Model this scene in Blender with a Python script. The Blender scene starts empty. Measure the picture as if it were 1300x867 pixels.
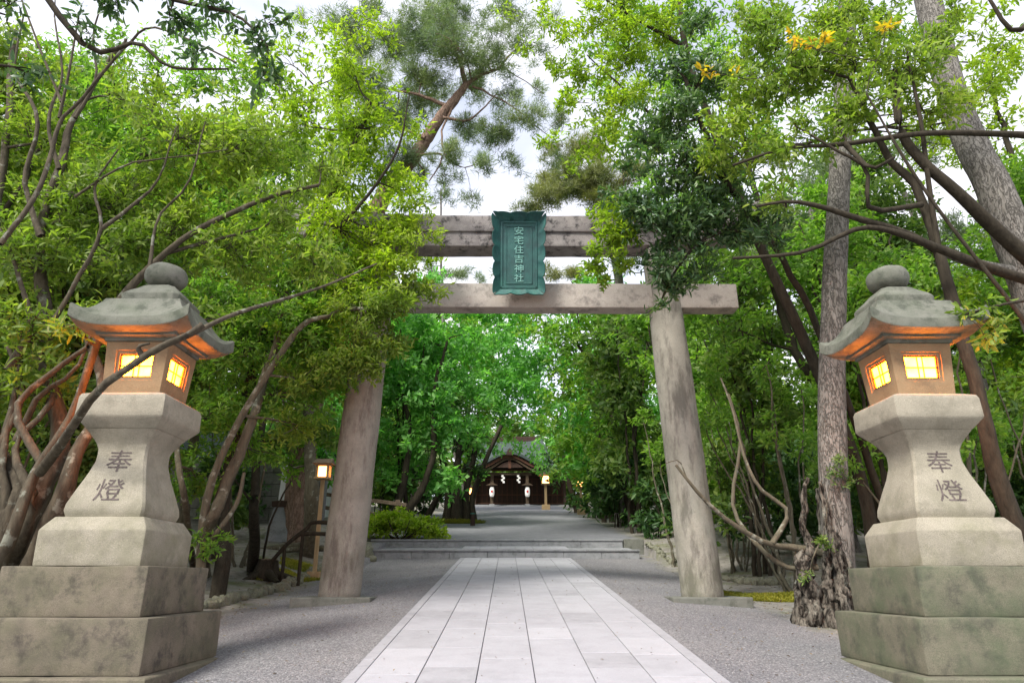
import bpy, bmesh, math, random
import numpy as np
from mathutils import Vector, Matrix
random.seed(7)
R0 = np.random.default_rng(11)
S = bpy.context.scene
COL = S.collection
rad = math.radians

# ------------------------------------------------------------------ camera
F_PX = 870.0
PITCH = rad(19.15)
YAW = rad(.37)
EYE = 1.5
cam_d = bpy.data.cameras.new('camera')
cam_d.sensor_width = 36
cam_d.lens = 36 * F_PX / 1300
cam_d.clip_end = 1500
cam_d.clip_start = .05
cam = bpy.data.objects.new('camera', cam_d)
cam.location = (0, 0, EYE)
cam.rotation_euler = (math.pi / 2 + PITCH, 0, -YAW)
COL.objects.link(cam)
S.camera = cam

# ------------------------------------------------------------------ light
SUN_EL, SUN_AZ = rad(48), rad(215)      # azimuth clockwise from +Y: behind the camera, to the left
world = bpy.data.worlds.new("World")
S.world = world
world.use_nodes = True
nt = world.node_tree
for n in list(nt.nodes):
    nt.nodes.remove(n)
wo = nt.nodes.new('ShaderNodeOutputWorld')
bg = nt.nodes.new('ShaderNodeBackground')
bg.inputs['Strength'].default_value = .11
sky = nt.nodes.new('ShaderNodeTexSky')
sky.sky_type = 'NISHITA'
sky.sun_disc = False
sky.sun_elevation = SUN_EL
sky.sun_rotation = SUN_AZ
tc = nt.nodes.new('ShaderNodeTexCoord')
mp = nt.nodes.new('ShaderNodeMapping')
mp.inputs['Scale'].default_value = (1.2, 1.2, 2.4)
ns = nt.nodes.new('ShaderNodeTexNoise')
ns.inputs['Scale'].default_value = 1.6
ns.inputs['Detail'].default_value = 5
rp = nt.nodes.new('ShaderNodeValToRGB')
rp.color_ramp.elements[0].position = .40
rp.color_ramp.elements[0].color = (.42, .42, .42, 1)
rp.color_ramp.elements[1].position = .58
rp.color_ramp.elements[1].color = (.97, .97, .97, 1)
mx = nt.nodes.new('ShaderNodeMixRGB')
mx.inputs['Color2'].default_value = (6.1, 6.05, 6.5, 1)
L = nt.links.new
L(tc.outputs['Generated'], mp.inputs['Vector'])
L(mp.outputs['Vector'], ns.inputs['Vector'])
L(ns.outputs['Fac'], rp.inputs['Fac'])
L(rp.outputs['Color'], mx.inputs['Fac'])
L(sky.outputs['Color'], mx.inputs['Color1'])
L(mx.outputs['Color'], bg.inputs['Color'])
L(bg.outputs['Background'], wo.inputs['Surface'])

sun_d = bpy.data.lights.new('sun', 'SUN')
sun_d.energy = 2.6
sun_d.angle = rad(16)
sun_d.color = (1, .95, .86)
sun = bpy.data.objects.new('sun', sun_d)
dirv = Vector((math.sin(SUN_AZ) * math.cos(SUN_EL), math.cos(SUN_AZ) * math.cos(SUN_EL), math.sin(SUN_EL)))
sun.rotation_euler = dirv.to_track_quat('Z', 'Y').to_euler()
COL.objects.link(sun)
S.view_settings.view_transform = 'Standard'
S.view_settings.look = 'None'
S.view_settings.gamma = 1
S.view_settings.exposure = 1.2
S.cycles.max_bounces = 8
S.cycles.diffuse_bounces = 3
S.cycles.transmission_bounces = 4
S.cycles.use_denoising = True

# ------------------------------------------------------------------ survey helpers
def ray(px, py):
    X = (px - 650) / F_PX
    Y = (433.5 - py) / F_PX
    c, s = math.cos(PITCH), math.sin(PITCH)
    fw, up = c - Y * s, s + Y * c
    lx = X * math.cos(YAW) + fw * math.sin(YAW)
    ly = fw * math.cos(YAW) - X * math.sin(YAW)
    return lx / ly, up / ly

def P(px, py, d):
    a, r = ray(px, py)
    return np.array((a * d, d, EYE + r * d))

def sm(a, b, x):
    t = np.clip((np.asarray(x, float) - a) / (b - a), 0, 1)
    return t * t * (3 - 2 * t)

SL = .0954
CX = .25
def gz(x, y):
    """height of the ground"""
    x = np.asarray(x, float); y = np.asarray(y, float)
    z = SL * np.minimum(y, 24.12)
    z = z + np.clip((y - 24.12) / .12, 0, 1) * .47 * np.where(np.abs(x - CX) < 4.35, 1, 0)
    side = np.abs(x - CX) >= 4.35
    z = z + np.where(side, .47 * sm(19.5, 25.5, y), 0)
    z = z + np.clip(y - 24.12, 0, 38) * .13 + np.clip(y - 62.12, 0, 60) * .03 - np.clip(y - 160, 0, 400) * .03
    ax = np.abs(x - CX)
    near = 1 - sm(19, 23, y)
    z = z - .07 * np.clip(ax - 1.8, 0, 2.4) * near
    z = z + np.where(x < 0, .5 * sm(4.35, 7.5, -(x - 0)), .32 * sm(4.9, 8.5, x)) * sm(3, 9, y)
    z = z + .05 * np.sin(x * 1.3 + .7) * np.sin(y * .9) * sm(4.6, 6, ax)
    z = z - .35 * sm(9, 30, ax) + .22 * np.sin(x * .35 + 1) * sm(9, 16, ax)
    return z

def G(px, py):
    a, r = ray(px, py)
    d = 3.0
    while d < 120:
        if EYE + r * d <= float(gz(a * d, d)):
            break
        d += .05
    return np.array((a * d, d, float(gz(a * d, d))))

# ------------------------------------------------------------------ object helpers
def tag(o, label=None, cat=None, group=None, kind=None):
    if label: o['label'] = label
    if cat: o['category'] = cat
    if group: o['group'] = group
    if kind: o['kind'] = kind
    return o

def empty(name, loc=(0, 0, 0), label=None, cat=None, group=None):
    o = bpy.data.objects.new(name, None)
    COL.objects.link(o)
    o.location = [float(v) for v in loc]
    o.empty_display_size = .1
    return tag(o, label, cat, group)

def link(name, me, mat, parent=None, smooth=False):
    o = bpy.data.objects.new(name, me)
    COL.objects.link(o)
    if mat is not None and not me.materials:
        me.materials.append(mat)
    if parent is not None:
        o.parent = parent
        o.matrix_parent_inverse = Matrix.Translation(parent.location).inverted() if parent.parent is None else parent.matrix_parent_inverse.copy()
        if parent.parent is not None:
            o.matrix_parent_inverse = Matrix.Identity(4)
    if smooth:
        me.polygons.foreach_set('use_smooth', [True] * len(me.polygons))
    return o

def np_mesh(name, V, F, smooth=False):
    V = np.asarray(V, np.float32); F = np.asarray(F, np.int32)
    me = bpy.data.meshes.new(name)
    k = F.shape[1]
    me.vertices.add(len(V)); me.vertices.foreach_set('co', V.ravel())
    me.loops.add(F.size); me.loops.foreach_set('vertex_index', F.ravel())
    me.polygons.add(len(F))
    me.polygons.foreach_set('loop_start', np.arange(0, F.size, k, dtype=np.int32))
    me.polygons.foreach_set('loop_total', np.full(len(F), k, np.int32))
    if smooth:
        me.polygons.foreach_set('use_smooth', np.ones(len(F), bool))
    me.update(calc_edges=True)
    return me

class B:
    """collects verts and faces of one mesh"""
    def __init__(s): s.v, s.f = [], []
    def add(s, v, f):
        n = len(s.v); s.v += [tuple(float(c) for c in p) for p in v]; s.f += [tuple(i + n for i in q) for q in f]; return s
    def box(s, x0, x1, y0, y1, z0, z1):
        return s.add([(x0, y0, z0), (x1, y0, z0), (x1, y1, z0), (x0, y1, z0), (x0, y0, z1), (x1, y0, z1), (x1, y1, z1), (x0, y1, z1)],
                     [(0, 3, 2, 1), (4, 5, 6, 7), (0, 1, 5, 4), (1, 2, 6, 5), (2, 3, 7, 6), (3, 0, 4, 7)])
    def obox(s, p, q, w, h):
        """bar from p to q with width w and height h"""
        p, q = Vector(p), Vector(q); d = (q - p).normalized()
        side = d.cross(Vector((0, 0, 1)))
        if side.length < .01: side = Vector((1, 0, 0))
        side.normalize(); up = side.cross(d)
        c = []
        for e in (p, q):
            for a, b in ((-1, -1), (1, -1), (1, 1), (-1, 1)):
                c.append(e + side * a * w / 2 + up * b * h / 2)
        return s.add(c, [(0, 1, 2, 3), (7, 6, 5, 4), (0, 4, 5, 1), (1, 5, 6, 2), (2, 6, 7, 3), (3, 7, 4, 0)])
    def loft(s, rings, cap=True):
        n = len(rings[0]); v = [p for r in rings for p in r]; f = []
        for i in range(len(rings) - 1):
            for j in range(n):
                k = (j + 1) % n
                f.append((i * n + j, i * n + k, (i + 1) * n + k, (i + 1) * n + j))
        if cap:
            f.append(tuple(range(n - 1, -1, -1))); f.append(tuple((len(rings) - 1) * n + j for j in range(n)))
        return s.add(v, f)
    def mesh(s, name='m', bevel=0, seg=2):
        me = bpy.data.meshes.new(name); me.from_pydata(s.v, [], s.f)
        if bevel:
            bm = bmesh.new(); bm.from_mesh(me)
            bmesh.ops.recalc_face_normals(bm, faces=bm.faces)
            ed = [e for e in bm.edges if len(e.link_faces) == 2 and e.calc_face_angle(0) > .5]
            bmesh.ops.bevel(bm, geom=ed, offset=bevel, segments=seg, affect='EDGES', profile=.6, clamp_overlap=True)
            bm.to_mesh(me); bm.free()
        me.update(); return me
    def build(s, name, mat, parent=None, bevel=0, smooth=False, seg=2):
        return link(name, s.mesh(name, bevel, seg), mat, parent, smooth)

def noise3(p, f=1.0, seed=0.0):
    """cheap smooth pseudo noise, p (N,3)"""
    p = np.asarray(p, float) * f + seed
    return (np.sin(p[:, 0] * 1.7 + 1.3 * np.sin(p[:, 1] * 1.1)) + np.sin(p[:, 1] * 1.9 + 1.7 * np.sin(p[:, 2] * .9 + .5)) + np.sin(p[:, 2] * 2.1 + 1.5 * np.sin(p[:, 0] * 1.3 + 2))) / 3

def roughen(me, cuts, amp, f, seed=0.0, smooth_iter=0):
    """subdivide and push the surface about a little so that edges are worn"""
    bm = bmesh.new(); bm.from_mesh(me)
    if cuts:
        bmesh.ops.subdivide_edges(bm, edges=bm.edges, cuts=cuts, use_grid_fill=True)
    bm.normal_update()
    P_ = np.array([v.co[:] for v in bm.verts]); n = noise3(P_, f, seed) + .5 * noise3(P_, f * 2.7, seed + 5)
    for v, k in zip(bm.verts, n):
        v.co += v.normal * float(k) * amp
    bm.to_mesh(me); bm.free(); me.update()
    return me

# ------------------------------------------------------------------ materials
def mat_base(name):
    m = bpy.data.materials.new(name); m.use_nodes = True
    t = m.node_tree; bs = t.nodes['Principled BSDF']
    return m, t, bs

def N(t, kind, **kw):
    n = t.nodes.new(kind)
    for k, v in kw.items():
        if k in n.inputs: n.inputs[k].default_value = v
        else: setattr(n, k, v)
    return n

def ramp(t, fac, stops):
    r = t.nodes.new('ShaderNodeValToRGB')
    e = r.color_ramp.elements
    while len(e) < len(stops): e.new(.5)
    for el, (p, c) in zip(e, stops):
        el.position = p; el.color = (*c, 1) if len(c) == 3 else c
    t.links.new(fac, r.inputs['Fac'])
    return r.outputs['Color']

def coords(t, scale=(1, 1, 1), kind='Object'):
    c = t.nodes.new('ShaderNodeTexCoord'); m = t.nodes.new('ShaderNodeMapping')
    m.inputs['Scale'].default_value = scale
    t.links.new(c.outputs[kind], m.inputs['Vector'])
    return m.outputs['Vector']

def noise(t, vec, scale, detail=4, rough=.6, out='Fac'):
    n = N(t, 'ShaderNodeTexNoise', Scale=scale, Detail=detail, Roughness=rough)
    t.links.new(vec, n.inputs['Vector']); return n.outputs[out]

def mix(t, fac, a, b, mode='MIX'):
    m = t.nodes.new('ShaderNodeMixRGB'); m.blend_type = mode
    for s, v in ((m.inputs['Fac'], fac), (m.inputs['Color1'], a), (m.inputs['Color2'], b)):
        if isinstance(v, (int, float)): s.default_value = v
        elif isinstance(v, tuple): s.default_value = (*v, 1)
        else: t.links.new(v, s)
    return m.outputs['Color']

def bump(t, bs, h, strength=.4, dist=.02):
    b = N(t, 'ShaderNodeBump', Strength=strength, Distance=dist)
    t.links.new(h, b.inputs['Height']); t.links.new(b.outputs['Normal'], bs.inputs['Normal'])

def pos_z(t):
    g = t.nodes.new('ShaderNodeNewGeometry'); s = t.nodes.new('ShaderNodeSeparateXYZ')
    t.links.new(g.outputs['Position'], s.inputs[0]); return s.outputs['Z'], g.outputs['Position']

def stone(name, light, dark, stain, stain_amt=.5, scale=1.0, moss=None, moss_amt=0.0, zfade=None, rough=.9, speck=.35, bumpd=.012, vstreak=False):
    m, t, bs = mat_base(name)
    v = coords(t, (scale,) * 3)
    vs = coords(t, (scale * 1.4, scale * 1.4, scale * .35)) if vstreak else v
    base = ramp(t, noise(t, v, 2.2, 6, .65), [(.3, dark), (.7, light)])
    sp = ramp(t, noise(t, v, 150, 3, .8), [(.35, (1 - speck,) * 3), (.62, (1 + speck * .35,) * 3)])
    c = mix(t, 1, base, sp, 'MULTIPLY')
    st = ramp(t, noise(t, vs, 3.2, 8, .72), [(.50, (0, 0, 0)), (.64, (stain_amt,) * 3)])
    c = mix(t, st, c, stain)
    if moss:
        mf = ramp(t, noise(t, v, 1.9, 7, .7), [(.42, (0, 0, 0)), (.68, (moss_amt,) * 3)])
        if zfade:
            z, _ = pos_z(t)
            mr = N(t, 'ShaderNodeMapRange'); mr.inputs['From Min'].default_value = zfade[1]; mr.inputs['From Max'].default_value = zfade[0]
            t.links.new(z, mr.inputs['Value'])
            mf = mix(t, 1, mf, mr.outputs['Result'], 'MULTIPLY')
        c = mix(t, mf, c, moss)
    t.links.new(c, bs.inputs['Base Color'])
    bs.inputs['Roughness'].default_value = rough
    h = mix(t, .5, noise(t, v, 9, 8, .75), noise(t, v, 110, 4, .7))
    bump(t, bs, h, 1.0, bumpd * 1.3)
    return m

def bark(name, c1, c2, c3=None, plate=False, lichen=0.0):
    m, t, bs = mat_base(name)
    v = coords(t, (1, 1, .28))
    if plate:
        vo = N(t, 'ShaderNodeTexVoronoi', Scale=15.0); vo.feature = 'DISTANCE_TO_EDGE'
        w = mix(t, .34, coords(t, (1, 1, .30)), noise(t, v, 8, 4, .6, 'Color'))
        t.links.new(w, vo.inputs['Vector'])
        cr = ramp(t, vo.outputs['Distance'], [(0, (.3, .3, .3)), (.11, (1, 1, 1))])
        h = mix(t, .4, cr, noise(t, v, 30, 6, .7))
        bump_scale = 1
        c = mix(t, cr, c3 or (c1[0] * .4, c1[1] * .4, c1[2] * .4), ramp(t, noise(t, coords(t, (1, 1, .16)), 16, 8, .75), [(.36, c1), (.64, c2)]))
        bump(t, bs, h, 1, .03)
    else:
        h = noise(t, v, 14, 8, .75)
        c = ramp(t, h, [(.3, c1), (.7, c2)])
        bump(t, bs, h, .9, .02)
    if lichen:
        lf = ramp(t, noise(t, coords(t, (1, 1, 1)), 6, 5, .6), [(.58, (0, 0, 0)), (.66, (lichen,) * 3)])
        c = mix(t, lf, c, (.42, .45, .38))
    t.links.new(c, bs.inputs['Base Color'])
    bs.inputs['Roughness'].default_value = .95
    bs.inputs['Specular IOR Level'].default_value = .2
    return m

def leafmat(name, cols, trans=.45, rough=.5, gloss=.35):
    """cols: three greens met from leaf to leaf"""
    m, t, bs = mat_base(name)
    g = t.nodes.new('ShaderNodeNewGeometry')
    c = ramp(t, g.outputs['Random Per Island'], [(0, cols[0]), (.5, cols[1]), (1, cols[2])])
    big = ramp(t, noise(t, coords(t), .55, 3, .6), [(.35, (.7, .78, .8)), (.65, (1.25, 1.18, 1.0))])
    c = mix(t, 1, c, big, 'MULTIPLY')
    t.links.new(c, bs.inputs['Base Color'])
    bs.inputs['Roughness'].default_value = rough
    bs.inputs['Specular IOR Level'].default_value = gloss
    tr = t.nodes.new('ShaderNodeBsdfTranslucent')
    ct = mix(t, 1, c, (1.55, 1.85, .7), 'MULTIPLY')
    t.links.new(ct, tr.inputs['Color'])
    ms = t.nodes.new('ShaderNodeMixShader'); ms.inputs[0].default_value = trans
    t.links.new(bs.outputs[0], ms.inputs[1]); t.links.new(tr.outputs[0], ms.inputs[2])
    t.links.new(ms.outputs[0], t.nodes['Material Output'].inputs['Surface'])
    return m

def plain(name, col, rough=.8, spec=.3, emit=None, strength=0, nz=0.0, ns_=20):
    m, t, bs = mat_base(name)
    if nz:
        c = ramp(t, noise(t, coords(t), ns_, 5, .6), [(.3, tuple(x * (1 - nz) for x in col)), (.7, tuple(min(1, x * (1 + nz)) for x in col))])
        t.links.new(c, bs.inputs['Base Color'])
    else:
        bs.inputs['Base Color'].default_value = (*col, 1)
    bs.inputs['Roughness'].default_value = rough
    bs.inputs['Specular IOR Level'].default_value = spec
    if emit:
        bs.inputs['Emission Color'].default_value = (*emit, 1)
        bs.inputs['Emission Strength'].default_value = strength
    return m

M = {}
M['lantern'] = stone('lantern_stone', (.42, .38, .30), (.30, .275, .215), (.17, .155, .115), .5, 1.3, (.17, .17, .09), .6, (1.7, 3.0), speck=.5)
M['fire'] = stone('glow_tinted_stone', (.40, .265, .145), (.28, .18, .095), (.15, .10, .06), .5, 1.3, speck=.4)  # warm lantern glow painted into the fire box stone colour
M['lantern_low'] = stone('lantern_base_stone', (.24, .20, .15), (.125, .11, .08), (.045, .038, .034), .75, 1.4, (.12, .125, .065), .5, (0, 9), speck=.5)
M['lantern_low_green'] = stone('lantern_base_stone_green', (.22, .20, .145), (.115, .115, .078), (.048, .05, .04), .7, 1.2, (.085, .12, .06), .65, (0, 9), speck=.5)
M['lantern_roof'] = stone('lantern_roof_stone', (.22, .22, .185), (.12, .13, .10), (.045, .052, .038), .8, 1.8, (.09, .115, .065), .6, (0, 9), speck=.5)
M['torii'] = stone('torii_stone', (.37, .355, .305), (.245, .235, .20), (.075, .068, .058), .75, .9, (.13, .14, .085), .6, (.5, 6.0), vstreak=True, speck=.4)
M['torii_red'] = stone('torii_stone_reddish', (.35, .325, .275), (.22, .20, .168), (.085, .062, .055), .75, .9, (.13, .13, .085), .5, (.5, 6.0), vstreak=True, speck=.4)
M['torii_beam'] = stone('torii_beam_stone', (.44, .405, .365), (.34, .315, .285), (.055, .05, .05), .6, .8, None, 0, vstreak=False, speck=.3)
M['kasagi'] = stone('kasagi_stone', (.35, .32, .31), (.19, .17, .17), (.022, .02, .022), .95, 1.5, speck=.4)
M['paver'] = stone('paver_granite', (.375, .375, .41), (.325, .325, .355), (.24, .24, .26), .35, 1.0, speck=.25, bumpd=.003, rough=.75)
M['paver2'] = stone('paver_granite_dull', (.345, .345, .375), (.295, .295, .32), (.20, .20, .215), .45, 1.3, speck=.25, bumpd=.003, rough=.75)
M['paver3'] = stone('paver_granite_light', (.40, .40, .435), (.355, .355, .385), (.25, .25, .27), .35, .8, speck=.22, bumpd=.003, rough=.75)
M['step'] = stone('step_granite', (.31, .32, .335), (.21, .22, .235), (.11, .115, .12), .7, 1.0, speck=.2)
M['bed'] = plain('joint_mortar', (.17, .17, .18), .95, nz=.3)
M['rock'] = stone('edging_rock', (.27, .27, .22), (.15, .15, .115), (.06, .06, .045), .7, 3.0, (.17, .18, .04), .8, (-5, 9))
M['wall_block'] = stone('wall_block_stone', (.20, .205, .18), (.13, .135, .115), (.06, .065, .05), .7, 1.5)
M['plaster'] = plain('white_plaster', (.72, .73, .76), .9, nz=.08, ns_=3)
M['bronze'] = stone('patina_bronze', (.022, .12, .108), (.009, .058, .060), (.012, .045, .05), .6, 2.0, (.05, .30, .17), .5, (5, 7.6), rough=.55, speck=.1, bumpd=.006)
M['bronze_lt'] = plain('patina_letters', (.20, .42, .38), .6, nz=.2)
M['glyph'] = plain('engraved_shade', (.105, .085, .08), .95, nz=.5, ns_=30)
M['bark_dark'] = bark('dark_bark', (.018, .015, .011), (.065, .054, .038))
M['bark_grey'] = bark('grey_bark', (.055, .05, .036), (.15, .135, .095), lichen=.45)
M['bark_brown'] = bark('brown_bark', (.028, .023, .017), (.125, .105, .075), lichen=.35)
M['bark_pine'] = bark('pine_bark', (.13, .12, .105), (.25, .235, .215), (.04, .036, .03), plate=True)
M['bark_red'] = bark('red_pine_bark', (.20, .125, .09), (.34, .24, .19), (.07, .042, .03), plate=True)
M['bark_knot'] = bark('knotty_bark', (.012, .010, .008), (.17, .155, .13), lichen=.25)
_k = [n for n in M['bark_knot'].node_tree.nodes if n.type == 'VALTORGB'][0].color_ramp.elements; _k[0].position = .44; _k[1].position = .60
M['leaf_olive'] = leafmat('olive_leaves', [(.125, .195, .035), (.205, .285, .05), (.30, .365, .07)])
M['leaf_deep'] = leafmat('deep_leaves', [(.045, .10, .05), (.085, .155, .065), (.15, .225, .085)], .35, .4, .5)
M['leaf_lime'] = leafmat('lime_leaves', [(.155, .235, .02), (.235, .325, .03), (.36, .43, .055)], .55)
M['leaf_fresh'] = leafmat('fresh_leaves', [(.11, .22, .04), (.17, .30, .055), (.26, .38, .08)], .5)
M['leaf_emerald'] = leafmat('emerald_leaves', [(.09, .26, .06), (.15, .36, .10), (.24, .46, .15)], .5)
M['leaf_dark'] = leafmat('dark_leaves', [(.028, .075, .025), (.052, .115, .038), (.085, .16, .05)], .3)
M['leaf_mid'] = leafmat('middle_leaves', [(.075, .14, .04), (.125, .20, .055), (.20, .27, .07)], .42)
M['needles'] = leafmat('pine_needles', [(.11, .15, .10), (.17, .22, .14), (.25, .29, .18)], .35)
M['needles_olive'] = leafmat('olive_pine_needles', [(.12, .14, .065), (.18, .195, .085), (.25, .25, .11)], .35)
M['leaf_bush'] = leafmat('bush_leaves', [(.20, .30, .02), (.30, .40, .03), (.42, .50, .06)], .45)
M['leaf_yellow'] = leafmat('yellowed_leaves', [(.45, .25, .02), (.6, .38, .03), (.65, .5, .06)], .5)
M['pane'] = plain('paper_pane_lit', (.8, .6, .3), .9, emit=(1, .26, .01), strength=66)
_t = M['pane'].node_tree
_t.links.new(ramp(_t, noise(_t, coords(_t), 9, 2, .5), [(.35, (1, .17, .0022)), (.65, (1, .25, .004))]), _t.nodes['Principled BSDF'].inputs['Emission Color'])
M['pane_far'] = plain('far_pane_lit', (.8, .6, .3), .9, emit=(1, .40, .12), strength=4)
M['wood'] = bark('weathered_wood', (.10, .075, .055), (.22, .17, .12))
M['wood_pale'] = bark('pale_wood', (.32, .22, .12), (.46, .33, .19))
M['wood_dark'] = bark('dark_timber', (.035, .022, .018), (.075, .048, .038))
M['wood_red'] = bark('reddish_timber', (.065, .030, .022), (.14, .07, .048))
M['roof'] = bark('shrine_roof', (.035, .05, .048), (.09, .115, .11))
M['wood_warm'] = bark('porch_timber', (.06, .042, .03), (.13, .095, .065))
M['paper'] = plain('white_paper', (.8, .78, .76), .9)
M['lamp_paper'] = plain('white_lantern_paper', (.82, .80, .78), .9, emit=(1, .93, .85), strength=.12)
M['red'] = plain('red_crest', (.55, .05, .05), .8)
M['moss'] = leafmat('moss', [(.16, .18, .02), (.26, .26, .03), (.34, .30, .04)], .2)

def ground_mat():
    m, t, bs = mat_base('ground_gravel_and_soil')
    v = coords(t)
    g = t.nodes.new('ShaderNodeNewGeometry'); s = t.nodes.new('ShaderNodeSeparateXYZ'); t.links.new(g.outputs['Position'], s.inputs[0])
    vo = N(t, 'ShaderNodeTexVoronoi', Scale=64.0); t.links.new(v, vo.inputs['Vector'])
    cr = ramp(t, vo.outputs['Color'], [(0, (.085, .085, .095)), (.4, (.165, .165, .175)), (.75, (.245, .24, .25)), (1, (.38, .375, .385))])
    big = ramp(t, noise(t, v, .8, 4, .6), [(.3, (.85, .85, .88)), (.7, (1.12, 1.1, 1.08))])
    grav = mix(t, 1, cr, big, 'MULTIPLY')
    soil = ramp(t, noise(t, v, 4, 9, .75), [(.3, (.11, .10, .085)), (.5, (.24, .225, .20)), (.75, (.34, .32, .29))])
    mossf = ramp(t, noise(t, v, 1.1, 6, .7), [(.50, (0, 0, 0)), (.66, (.8,) * 3)])
    soil = mix(t, mossf, soil, (.12, .14, .035))
    # soil beyond |x| ~ 4.4 near, and beyond |x| ~ 3 m further up, ragged border
    ab = N(t, 'ShaderNodeMath', operation='ABSOLUTE'); t.links.new(s.outputs['X'], ab.inputs[0])
    nn = N(t, 'ShaderNodeMath', operation='MULTIPLY_ADD'); nn.inputs[1].default_value = 1.1; t.links.new(noise(t, v, 1.5, 5, .6), nn.inputs[0]); t.links.new(ab.outputs[0], nn.inputs[2])
    mr = N(t, 'ShaderNodeMapRange'); mr.inputs['From Min'].default_value = 4.75; mr.inputs['From Max'].default_value = 5.2
    t.links.new(nn.outputs[0], mr.inputs['Value'])
    c = mix(t, mr.outputs['Result'], grav, soil)
    far = N(t, 'ShaderNodeMapRange'); far.inputs['From Min'].default_value = 23.5; far.inputs['From Max'].default_value = 24.3
    t.links.new(s.outputs['Y'], far.inputs['Value'])
    road = ramp(t, noise(t, v, 3, 8, .7), [(.3, (.15, .155, .17)), (.7, (.23, .235, .255))])
    c2 = mix(t, mr.outputs['Result'], road, soil)
    c = mix(t, far.outputs['Result'], c, c2)
    t.links.new(c, bs.inputs['Base Color']); bs.inputs['Roughness'].default_value = .95
    vd = N(t, 'ShaderNodeTexVoronoi', Scale=64.0); t.links.new(v, vd.inputs['Vector'])
    inv = N(t, 'ShaderNodeMath', operation='SUBTRACT'); inv.inputs[0].default_value = 1; t.links.new(vd.outputs['Distance'], inv.inputs[1])
    bump(t, bs, mix(t, .4, inv.outputs[0], noise(t, v, 12, 8, .8)), .9, .03)
    return m
M['ground'] = ground_mat()

# ------------------------------------------------------------------ ground
def build_ground():
    xs = np.unique(np.concatenate([np.linspace(-14, 14, 113), np.array([CX - 4.36, CX - 4.34, CX + 4.34, CX + 4.36]), np.linspace(-300, -14, 40), np.linspace(14, 300, 40)]))
    ys = np.unique(np.concatenate([np.linspace(-40, 2, 15), np.linspace(2, 34, 129), [24.1, 24.14, 24.24], np.linspace(34, 80, 70), np.linspace(80, 500, 40)]))
    X, Y = np.meshgrid(xs, ys)
    Z = gz(X, Y)
    V = np.stack([X, Y, Z], -1).reshape(-1, 3)
    nx = len(xs)
    i = np.arange(len(ys) - 1)[:, None] * nx + np.arange(nx - 1)[None, :]
    i = i.ravel()
    F = np.stack([i, i + 1, i + nx + 1, i + nx], 1)
    tag(link('ground', np_mesh('ground', V, F, True), M['ground']), kind='structure')
build_ground()

# loose gravel close by
def build_gravel():
    n = 26000
    y = 4.6 + (R0.random(n) ** 1.7) * 12
    x = CX + np.where(R0.random(n) < .5, -1, 1) * (1.84 + R0.random(n) * 3.0)
    # none under the lanterns
    keep = ~((np.abs(np.abs(x - CX) - 4.4) < 1.0) & (np.abs(y - 7.65) < 1.0))
    x, y = x[keep], y[keep]; n = len(x)
    z = gz(x, y)
    s = (.005 + .006 * R0.random(n)) * 1.0
    T = np.array([(1, 0, 0), (0, 1, 0), (-1, 0, 0), (0, -1, 0), (0, 0, .75), (0, 0, -.5)])
    a = R0.random(n) * 6.28
    sx = s * (1 + .6 * R0.random(n))
    vx = T[None, :, 0] * sx[:, None]; vy = T[None, :, 1] * s[:, None]
    V = np.stack([x[:, None] + vx * np.cos(a)[:, None] - vy * np.sin(a)[:, None], y[:, None] + vx * np.sin(a)[:, None] + vy * np.cos(a)[:, None], z[:, None] + T[None, :, 2] * s[:, None] + .003], -1).reshape(-1, 3)
    f = np.array([(0, 1, 4), (1, 2, 4), (2, 3, 4), (3, 0, 4)])
    F = (np.arange(n)[:, None, None] * 6 + f[None]).reshape(-1, 3)
    m, t, bs = mat_base('pebbles')
    g = t.nodes.new('ShaderNodeNewGeometry')
    t.links.new(ramp(t, g.outputs['Random Per Island'], [(0, (.12, .12, .13)), (.5, (.20, .197, .205)), (1, (.32, .315, .32))]), bs.inputs['Base Color'])
    bs.inputs['Roughness'].default_value = .9
    tag(link('gravel', np_mesh('gravel', V, F), m), 'loose grey gravel on both sides of the paved path', 'gravel', kind='stuff')
build_gravel()

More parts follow.
